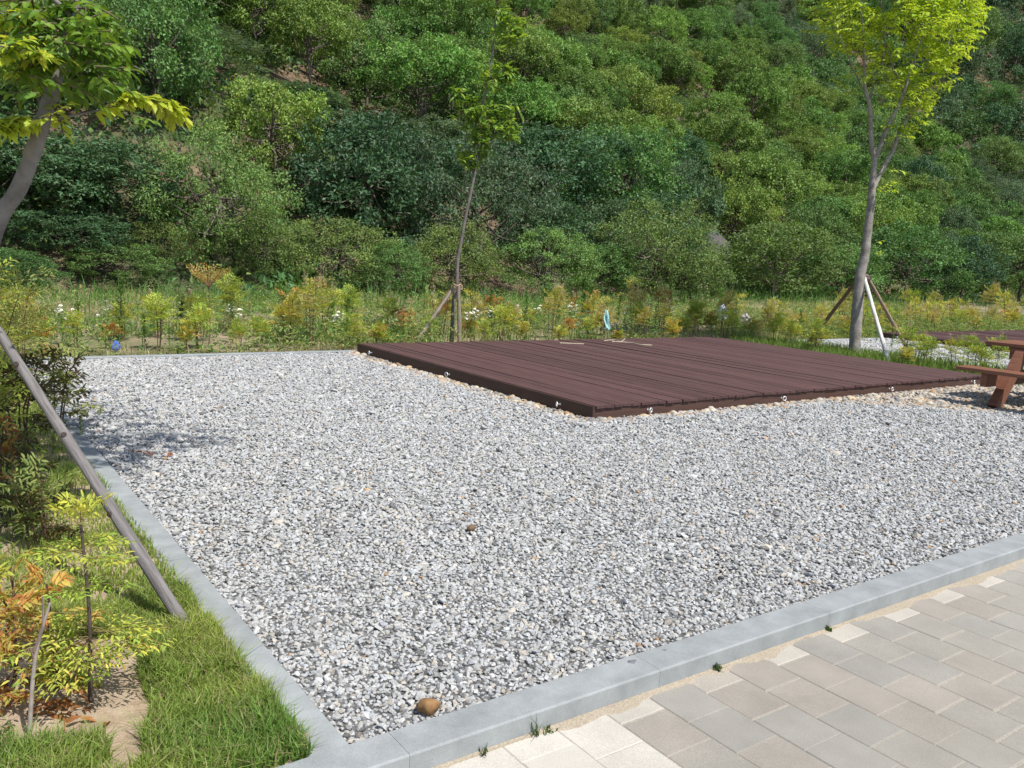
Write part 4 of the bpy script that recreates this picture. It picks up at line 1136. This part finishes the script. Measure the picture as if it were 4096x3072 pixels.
stake(G(459.5, 344), AT(458.5, 286, 13.85), .036, .03, (.27, .215, .17), 'upright brown stake standing close beside the thin sapling')
def binding(c, r, label, col=(.10, .08, .07)):
    mb = MB()
    for dz in (-.03, 0, .03):
        pts = [np.array([math.cos(a) * r * (1 + .05 * rng.normal()), math.sin(a) * r, dz + .012 * math.sin(a * 2 + dz * 40)]) for a in np.linspace(0, 6.283, 17)]
        tube(mb, pts, .010, 5, col, cap=False)
    for k in range(3):
        tube(mb, spline([(r, 0, .0), (r * 1.3, rng.normal() * .03, .03), (r * 1.4, rng.normal() * .05, -.05)], 3), .007, 4, col, cap=False)
    o = mb.build('rope_binding', MT['rope']); o.location = c; return tag(o, label, 'rope')
binding(AT(862, 277, 15.95), .115, 'dark rope binding the three stakes to the yellow-leaved tree', (.16, .14, .13))
binding(AT(457, 286.5, 13.95), .06, 'pale rope binding the thin sapling to its two stakes', (.42, .30, .20))

# ------------------------------------------------------------------ yellow-leaved staked tree
def spray(fo, tw, p0, d, L, n, leaf, lw, cols, near=True, hang=.35):
    d = nrm(d); ts = np.linspace(0, 1, 5); pts = p0 + np.outer(ts, d) * L + np.outer(ts ** 2, -Z) * L * .18
    tube(tw, pts, np.linspace(.004, .0015, 5) * (leaf / .06) ** .5, 4, (.15, .12, .08), cap=False)
    side = nrm(np.cross(d, Z) + 1e-4); t = (np.arange(n) + .5) / n; s = np.where(np.arange(n) % 2, 1, -1)[:, None]
    P = p0 + np.outer(t, d) * L + np.outer(t ** 2, -Z) * L * .18
    D = d * .7 + side * s * .75 - Z * hang + rng.normal(size=(n, 3)) * .22
    c = np.array(cols)[rng.integers(0, len(cols), n)] * rng.uniform(.8, 1.2, (n, 1))
    (leaf2 if near else leaf1)(fo, P, D, Z + rng.normal(size=(n, 3)) * .35, leaf * rng.uniform(.65, 1.2, n), lw * rng.uniform(.8, 1.2, n), c)

def limb(mb, pts_px, dep, r0, r1, n=9, k=5, col=(.27, .245, .22), dd=0.0):
    m = len(pts_px); q = [AT(x, y, dep + dd * i / max(m - 1, 1)) for i, (x, y) in enumerate(pts_px)]
    s = spline(q, k); tube(mb, s, np.linspace(r0, r1, len(s)) * (1 + .03 * rng.normal(size=len(s))), n, col); return s
r4 = lambda pts: [(768 + a / 8.64, b / 8.64) for a, b in pts]; r8 = lambda pts: [(768 + a / 8.64, 192 + b / 8.64) for a, b in pts]
zt = thing('young_tree', 'tall staked young tree with bright yellow-green leaves and a forked grey trunk', 'tree', (0, 0, 0))
tr, fo, tw = MB(), MB(), MB(); bc = (.27, .25, .225)
zd = float(TR[1])
trunk = limb(tr, r8([(742, 1470), (745, 1400), (765, 1100), (785, 850), (800, 700), (830, 590), (845, 480), (865, 300), (890, 100), (897, 0)]) + r4([(905, 1560), (920, 1370)]), zd, .112, .055, 12, 5, bc)
L_ = [trunk]
for pts, r0, r1, dd in (([(920, 1380), (890, 1200), (885, 950), (870, 880), (838, 760), (832, 560), (825, 380), (815, 200), (790, -60), (770, -500)], .045, .008, -.3),
                        ([(875, 890), (905, 750), (925, 650), (975, 560), (1010, 400), (1000, 150), (985, -200), (960, -700)], .026, .006, .6),
                        ([(928, 1370), (1010, 1160), (1080, 1000), (1140, 880), (1185, 770), (1230, 600), (1300, 400), (1400, 150), (1470, -150), (1500, -700)], .042, .007, -.6),
                        ([(1170, 800), (1130, 690), (1080, 590), (1040, 430), (990, 300), (970, 100), (1010, -150), (1080, -500)], .022, .005, .8),
                        ([(905, 1640), (1000, 1440), (1080, 1300), (1130, 1150), (1200, 1030), (1300, 850), (1450, 600), (1540, 430), (1610, 180), (1680, -100), (1720, -500)], .042, .006, .5),
                        ([(830, 780), (760, 650), (690, 480), (600, 260), (520, 50), (450, -200)], .016, .004, -.5),
                        ([(1250, 950), (1340, 800), (1500, 700), (1570, 620)], .012, .004, -.5), ([(1010, 880), (960, 830), (900, 800)], .010, .004, -.3)):
    L_.append(limb(tr, r4(pts), zd, r0, r1, 7, 4, bc, dd))
poly = np.array([(560, -20), (400, 190), (425, 330), (570, 400), (650, 500), (760, 560), (850, 640), (900, 720), (1000, 720), (1050, 880), (1120, 980), (1150, 1190), (1235, 1170), (1330, 1020), (1420, 900), (1520, 830), (1545, 730), (1590, 640), (1600, 540), (1690, 440), (1720, 320), (1835, 110), (1860, -60), (1800, -500), (1500, -900), (1000, -1000), (650, -650)], float)
def inpoly(x, y, p):
    ins = np.zeros(len(x), bool); j = len(p) - 1
    for i in range(len(p)):
        c = ((p[i, 1] > y) != (p[j, 1] > y)) & (x < (p[j, 0] - p[i, 0]) * (y - p[i, 1]) / (p[j, 1] - p[i, 1] + 1e-9) + p[i, 0]); ins ^= c; j = i
    return ins
xx = rng.uniform(380, 1880, 4000); yy = rng.uniform(-1000, 1200, 4000); ok = inpoly(xx, yy, poly); xx, yy = xx[ok], yy[ok]
cl = fbm(xx * .006, yy * .006, 2); ok = rng.random(len(xx)) < np.clip((cl - .27) * 4.5, .05, 1) * np.where(yy > 600, .75, 1); xx, yy = xx[ok][:1250], yy[ok][:1250]
YC = [(.46, .62, .055), (.41, .58, .055), (.33, .50, .05), (.52, .64, .075)]
for a, b in zip(xx, yy):
    wid = np.interp(b, [-1000, -200, 300, 700, 1200], [.6, 1.7, 1.5, .9, .15]); dp = zd + np.clip(rng.normal() * .5, -1, 1) * wid
    p = AT(768 + a / 8.64, b / 8.64, dp); ax = AT(768 + 1000 / 8.64, b / 8.64, zd)
    if b > 200 and dp < zd and rng.random() < .45: continue
    o_ = p - ax; o_[2] = 0; d = nrm(nrm(o_ + 1e-6) * .9 + Z * .35 + rng.normal(size=3) * .45)
    spray(fo, tw, p - d * .16, d, rng.uniform(.28, .46), 13, .105, .040, YC, True, .40)
for a, b in [(1000, 1220), (1100, 1100), (1190, 1150), (1000, 1090), (960, 1640), (1020, 1620), (1030, 1470), (930, 1640), (680, 740), (640, 800), (690, 820), (640, 720), (950, 910), (990, 470), (1010, 720), (740, 690), (1480, 830), (1430, 850)]:
    p = AT(768 + a / 8.64, b / 8.64, zd - .1); spray(fo, tw, p, np.array([rng.normal(), -.4, .2]), .3, 9, .10, .04, YC)
for a, b in ((930, 440), (910, 530), (915, 545)):
    p = AT(768 + a / 8.64, 192 + b / 8.64, zd - .1); spray(fo, tw, p, np.array([.8, -.2, .5]), .14, 5, .09, .035, YC)
merge(tr, tw); tr.build('trunk', MT['bark'], zt); fo.build('crown', MT['leaf_bright'], zt)

# ------------------------------------------------------------------ thin sapling
sp = thing('sapling', 'thin staked sapling with a bare dark stem and sparse leaf tufts', 'tree', (0, 0, 0))
tr, fo, tw = MB(), MB(), MB(); sdep = 14.0
stem = limb(tr, [(451.3, 345), (452.5, 325), (454.2, 297), (456.6, 286), (457.6, 262), (460, 248), (465, 220), (471, 192), (475, 172), (480, 139), (483, 106), (488, 80), (492, 55), (495, 25), (498, 0), (501, -40), (503, -90)], sdep, .036, .010, 8, 4, (.16, .145, .13))
SC = [(.17, .31, .05), (.22, .38, .06), (.13, .26, .05), (.32, .46, .07), (.19, .34, .06)]
for x, y, rx, ry, n in ((505, 20, 15, 24, 24), (515, 38, 8, 8, 8), (495, -10, 22, 14, 20), (498, -45, 20, 25, 24), (494, 78, 17, 12, 16), (508, 75, 10, 10, 10), (466, 104, 12, 9, 12), (474, 118, 14, 14, 15), (490, 112, 14, 14, 16), (505, 122, 11, 16, 16), (512, 132, 6, 8, 8), (480, 142, 10, 10, 10), (463, 156, 5, 6, 4), (471, 160, 11, 8, 11), (486, 128, 16, 10, 10), (458, 92, 4, 5, 3), (484, 152, 6, 6, 4)):
    for _ in range(int(n * 1.7)):
        p = AT(x + rng.normal() * rx * .5, y + rng.normal() * ry * .5, sdep + rng.normal() * rx / 846 * sdep * .5)
        d = nrm(rng.normal(size=3) * .7 + Z * .35); spray(fo, tw, p - d * .06, d, rng.uniform(.10, .2), 7, .125, .046, SC, True, .25)
    a = AT(x, y, sdep); j = np.argmin(np.linalg.norm(stem - a + Z * .25, axis=1)); tube(tw, spline([stem[j], (stem[j] + a) / 2 + Z * .03, a], 3), np.linspace(.010, .004, 7), 5, (.14, .12, .10), cap=False)
merge(tr, tw); tr.build('trunk', MT['bark'], sp); fo.build('crown', MT['leaf_bright'], sp)

# ------------------------------------------------------------------ leaning tree at the frame edge
lt = thing('young_tree', 'leaning grey-trunked young tree with yellow-green serrated leaves over the grass verge', 'tree', (0, 0, 0))
tr, fo, tw = MB(), MB(), MB(); ld = 3.6
bcl = (.20, .185, .175)
tpts = [AT(x, y, ld) for x, y in ((-5, 230), (18, 190), (34, 150), (46, 112), (58, 70), (72, 28), (85, 0), (101, -40), (122, -95), (140, -170), (150, -260))]
base = np.array([-2.62, 3.6, -.05]); trunk = spline([base, np.array([-2.50, 3.6, .45]), np.array([-2.36, 3.6, 1.0])] + tpts, 4)
rad = np.interp(trunk[:, 2], [0, 1.5, 2.1, 2.5, 4], [.052, .034, .028, .018, .007]); tube(tr, trunk, rad * (1 + .03 * rng.normal(size=len(rad))), 14, bcl, wob=.015)
def br(pts, dep, r0, r1, dd=0.0): return limb(tr, pts, dep, r0, r1, 6, 4, bcl, dd)
br([(46, 112), (40, 95), (30, 60), (15, 20), (-5, -40), (-30, -120)], ld, .020, .007, .4)
b1 = br([(50, 120), (80, 114), (108, 108), (126, 101), (150, 102), (166, 108)], ld, .0065, .0025, .25)
b2 = br([(38, 118), (22, 122), (0, 128), (-30, 130)], ld, .007, .003, -.2)
b3 = br([(60, 60), (30, 52), (0, 46)], ld, .006, .003, -.5); b4 = br([(70, 30), (95, 50), (112, 72)], ld, .006, .003, .5)
b5 = br([(62, 66), (90, 80), (112, 88)], ld, .006, .003, .3)
ZC = [(.48, .56, .06), (.42, .52, .06), (.54, .58, .09)]; ZG = [(.15, .27, .04), (.20, .32, .045), (.12, .23, .035)]  # yellow set for sunlit leaves; deeper green set paints in the crown's shade
def along(b, t0, n, L, cols, leaf=.066, nl=9, up=.25):
    for i in range(n):
        k = int((t0 + (1 - t0) * rng.random()) * (len(b) - 1)); d = nrm(b[min(k + 1, len(b) - 1)] - b[max(k - 1, 0)])
        s = nrm(np.cross(d, Z)) * rng.choice([-1, 1]); spray(fo, tw, b[k], d * .9 + s * rng.uniform(.2, .9) + Z * rng.normal() * .25 * 1 + Z * up, L * rng.uniform(.6, 1.2), nl, leaf, leaf * .42, cols, True, .45)
along(b1, .32, 30, .095, ZC); along(b2, .05, 26, .10, ZC); along(b3, .1, 26, .13, ZG + ZC); along(b4, .1, 22, .13, ZG); along(b5, .1, 22, .12, ZG)
p = AT(133, 119, ld); [spray(fo, tw, p + rng.normal(size=3) * .015, np.array([1, rng.normal() * .4, rng.normal() * .2]), .08, 6, .05, .022, ZG) for _ in range(3)]
for x, y, r_, n, cs in ((20, 44, 14, 16, ZC), (10, 60, 12, 12, ZC + ZG), (35, 70, 14, 20, ZG), (62, 40, 18, 22, ZG), (95, 38, 14, 14, ZG), (100, 70, 12, 12, ZG), (80, 82, 12, 12, ZG), (48, 20, 20, 18, ZG), (80, 8, 18, 16, ZG), (5, 12, 14, 14, ZC), (108, 22, 12, 10, ZG), (25, 10, 16, 14, ZG), (60, 118, 8, 6, ZC), (30, 88, 8, 4, ZG)):
    for _ in range(n):
        p = AT(x + rng.normal() * r_ * .55, y + rng.normal() * r_ * .45, ld + rng.normal() * .18); d = nrm(np.array([rng.normal(), rng.normal() * .6, rng.normal() * .25])); spray(fo, tw, p, d, rng.uniform(.08, .15), 7, .066, .028, cs, True, .45)
# upper crown (mostly above the frame; it shades the verge and the gravel edge)
for c, r_, n in (((-1.75, 4.0, 3.15), .42, 60), ((-1.25, 4.25, 3.5), .40, 48), ((-1.0, 4.5, 3.9), .40, 46), ((-1.75, 4.5, 3.4), .42, 50), ((-2.2, 3.6, 3.2), .5, 60), ((-2.0, 3.5, 3.7), .45, 46), ((-2.1, 4.4, 4.0), .4, 40), ((-1.35, 3.9, 4.1), .45, 46), ((-2.6, 4.2, 3.3), .45, 40), ((-1.8, 5.3, 3.6), .38, 34), ((-2.3, 5.6, 4.2), .42, 30), ((-2.55, 3.2, 3.2), .4, 34)):
    c = np.array(c); j = np.argmin(np.linalg.norm(trunk - (c - Z * .5), axis=1))
    tube(tr, spline([trunk[j], (trunk[j] + c) / 2 - Z * .05, c], 4), np.linspace(.012, .004, 9), 5, bcl, cap=False)
    for _ in range(int(n * 1.15)):
        q = c + rng.normal(size=3) * r_ * np.array([.62, .62, .3]); d = nrm((q - c) * np.array([1, 1, .3]) + rng.normal(size=3) * .2)
        spray(fo, tw, q, d, rng.uniform(.14, .26), 9, .07, .03, ZC + ZG, False, .4)
merge(tr, tw); tr.build('trunk', MT['bark'], lt); fo.build('crown', MT['leaf_bright'], lt)

# ------------------------------------------------------------------ plants on the verge
def near_nandina(x, y, h, spread, canes, pal, label, leaf=.04, nfr=8, bare=.35, plume=0):
    st, fo = nandina(h, spread, canes, pal, leaf, plume, near=True, nfr=nfr, bare=bare); p = G(x, y)
    return own('nandina_shrub', st, fo, (p[0], p[1], 0), label, 'shrub')
# main yellow nandina: tiers of fronds at two heights
st, fo = MB(), MB(); ax = spline([(0, 0, -.03), (.005, 0, .3), (-.015, .0, .6)], 6)
tube(st, ax, np.linspace(.0075, .0045, len(ax)), 7, (.085, .06, .05))
for z0, n, L, el, cols in ((.52, 9, .17, .35, PALS['lime'] + PALS['yellow']), (.60, 5, .13, .9, PALS['yellow']), (.40, 4, .12, .2, PALS['lime']), (.27, 15, .23, .12, PALS['yellow'] + PALS['lime']), (.20, 8, .2, .05, PALS['yellow'] + PALS['orange']), (.12, 6, .13, .5, PALS['lime'])):
    for k in range(n):
        a = k * 6.283 / n + rng.random() * .5; d = np.array([math.cos(a) * math.cos(el), math.sin(a) * math.cos(el), math.sin(el) + rng.normal() * .12])
        b = ax[int(np.argmin(np.abs(ax[:, 2] - z0)))] + np.array([0, 0, rng.normal() * .012]); frond(fo, st, b, d, L * rng.uniform(.7, 1.0), .027, cols, 4, 4, True)
pm_ = G(90, 704); own('nandina_shrub', st, fo, (pm_[0], pm_[1], 0), 'yellow nandina with two leafy tiers growing from the bare sand before the slanting pole', 'shrub')
near_nandina(72, 688, .24, .10, 3, ['lime', 'yellow'], 'short lime-green nandina sprouting at the base of the two-tiered yellow one', .034, 5, .3)
near_nandina(-2, 705, .36, .12, 3, ['orange', 'lime'], 'orange-leaved nandina at the very edge of the sand beside the dead stick', .036, 6, .3)
near_nandina(-8, 640, .34, .14, 3, ['orange', 'yellow'], 'orange and yellow nandina behind the dead stick on the sand', .036, 6, .3)
near_nandina(38, 655, .30, .13, 2, ['orange', 'yellow'], 'low nandina with pointed orange leaves just behind the dead stick', .042, 5, .45)
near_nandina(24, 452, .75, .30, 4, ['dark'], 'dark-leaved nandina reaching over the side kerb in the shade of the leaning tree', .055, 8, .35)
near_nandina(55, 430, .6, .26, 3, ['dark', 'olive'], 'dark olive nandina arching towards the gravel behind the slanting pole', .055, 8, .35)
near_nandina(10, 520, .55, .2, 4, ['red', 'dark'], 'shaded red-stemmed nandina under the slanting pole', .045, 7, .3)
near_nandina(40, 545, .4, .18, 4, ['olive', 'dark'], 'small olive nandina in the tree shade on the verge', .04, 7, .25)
near_nandina(-14, 400, 1.25, .42, 7, ['olive', 'lime'], 'big feathery green nandina at the verge end beyond the leaning trunk', .05, 13, .25)
near_nandina(18, 372, 1.0, .36, 5, ['olive', 'orange'], 'feathery nandina with orange-tinted twigs close to the kerb corner', .05, 11, .3)
near_nandina(-30, 470, .8, .30, 5, ['lime', 'olive'], 'green nandina half outside the frame below the leaning trunk', .05, 9, .25)
def near_flower(parts, loc, label, rz):
    st, fo, fl, ey = parts; o = thing('daisy_weed', label, 'flower', loc, rz)
    st.build('stem', MT['stem'], o); fo.build('foliage', MT['leaf_shrub'], o)
    for i in range(len(ey.v)):
        m = MB(); m.add(fl.v[i], fl.f[i] - fl.f[i].min(), fl.c[i]); h = m.build('flower_head', MT['plain'], o)
        m = MB(); m.add(ey.v[i], ey.f[i] - ey.f[i].min(), ey.c[i]); m.build('flower_centre', MT['plain'], h)
p = G(6, 590); st, fo, fl, ey = fleabane(.62, 2, True, .012)
near_flower((st, fo, fl, ey), (p[0], p[1], 0), 'white and yellow daisies on tall green stems beside the shaded verge', .4)
# dead sticks
mb = MB(); b = G(28, 744); t_ = b + np.array([.05, .05, .42]); m_ = b + np.array([.012, .03, .25])
tube(mb, spline([b - Z * .02, m_, t_], 5), np.linspace(.0075, .004, 11), 7, (.30, .26, .22)); tube(mb, [m_, m_ + np.array([-.012, 0, .035])], [.006, .004], 5, (.16, .1, .09))
tube(mb, spline([m_ + Z * .03, m_ + np.array([.02, .01, .10]), m_ + np.array([.018, .02, .19])], 3), [.005, .0045, .004, .0038, .0035, .003, .0025], 6, (.2, .14, .13))
tag(mb.build('dead_stick', MT['stem']), 'grey dead forked stick standing upright in the sand by the orange nandina', 'stick')
# dry curled leaves and fallen leaves on the sand
def dryheap(x, y, n, r_, label):
    p = G(x, y); mb = MB(); q = np.array([p[0], p[1], .012]) + rng.normal(size=(n, 3)) * np.array([r_, r_, .018]); q[:, 2] = np.abs(q[:, 2])
    c = np.array([[.34, .15, .05], [.42, .24, .10], [.26, .11, .04]])[rng.integers(0, 3, n)] * rng.uniform(.7, 1.2, (n, 1))
    leaf2(mb, q, runit(n) * np.array([1, 1, .5]), runit(n) + Z * .6, .045, .018, c, fold=.5, droop=.5); o = mb.build('dry_leaves', MT['leaf_shrub']); return tag(o, label, 'leaf litter')
dryheap(52, 716, 46, .05, 'heap of curled rust-brown dry leaves on the sand between stick and yellow nandina'); dryheap(8, 700, 40, .05, 'curled brown dry leaves at the foot of the orange nandina')
for x, y, lab in ((105, 732, 'single red-brown fallen leaf on the sand near the grass'), (80, 725, 'orange fallen leaf flat on the sand below the yellow nandina'), (152, 456, 'brown dead frond lying from the kerb onto the gravel between the leaf shadows')):
    p = G(x, y); mb = MB(); n = 1 if y > 500 else 16; q = np.array([p[0], p[1], .022]) + rng.normal(size=(n, 3)) * (np.array([.10, .012, .004]) if n > 1 else 0)
    leaf2(mb, q, runit(n) * np.array([1, 1, .1]), np.repeat(Z[None], n, 0) + rng.normal(size=(n, 3)) * .2, .05, .02, np.array([.34, .14, .05]) * rng.uniform(.8, 1.2, (n, 1)), .3, .2); tag(mb.build('fallen_leaf', MT['leaf_shrub']), lab, 'leaf')
# weeds in the paving joint by the kerb
def tuft(x, y, h, n, label, col=(.07, .12, .03), w=.004):
    p = G(x, y, PZ + .004); p = W(p @ U, min(p @ V, KV0 - .014)); mb = MB(); q = np.repeat(np.array([p[0], p[1], PZ + .004])[None], n, 0) + rng.normal(size=(n, 3)) * np.array([.008, .008, 0])
    blades(mb, q, h * rng.uniform(.4, 1.1, n), w, np.array(col) * rng.uniform(.6, 1.4, (n, 1)), .7); return tag(mb.build('weed_tuft', MT['grass']), label, 'weed')
tuft(526, 727, .085, 14, 'thin grass tuft growing from the joint against the front kerb by the white pavers'); tuft(543, 725, .022, 16, 'tiny leafy weed next to the thin grass tuft at the kerb', w=.006)
tuft(700, 661, .035, 26, 'green leafy weed in the kerb joint between the two pale half pavers', w=.007); tuft(813, 624, .030, 20, 'dark little weed at the kerb foot where the paving narrows away', w=.007); tuft(475, 746, .03, 16, 'small weed at the kerb joint nearest the gravel corner', w=.005)
p = G(80, 437); mb = MB(); st, fo = weed(.17, 40, .05, .008, (.08, .15, .04)); own('weed_tuft', st, fo, (p[0], p[1], 0), 'short leafy weed standing at the side kerb before the leaf shadows', 'weed')

bpy.context.view_layer.update()
for o in scene.objects:
    if 'label' in o and len(__import__('re').findall(r'[A-Za-z]+', o['label'])) > 16: print('LONG', o.name, o['label'])
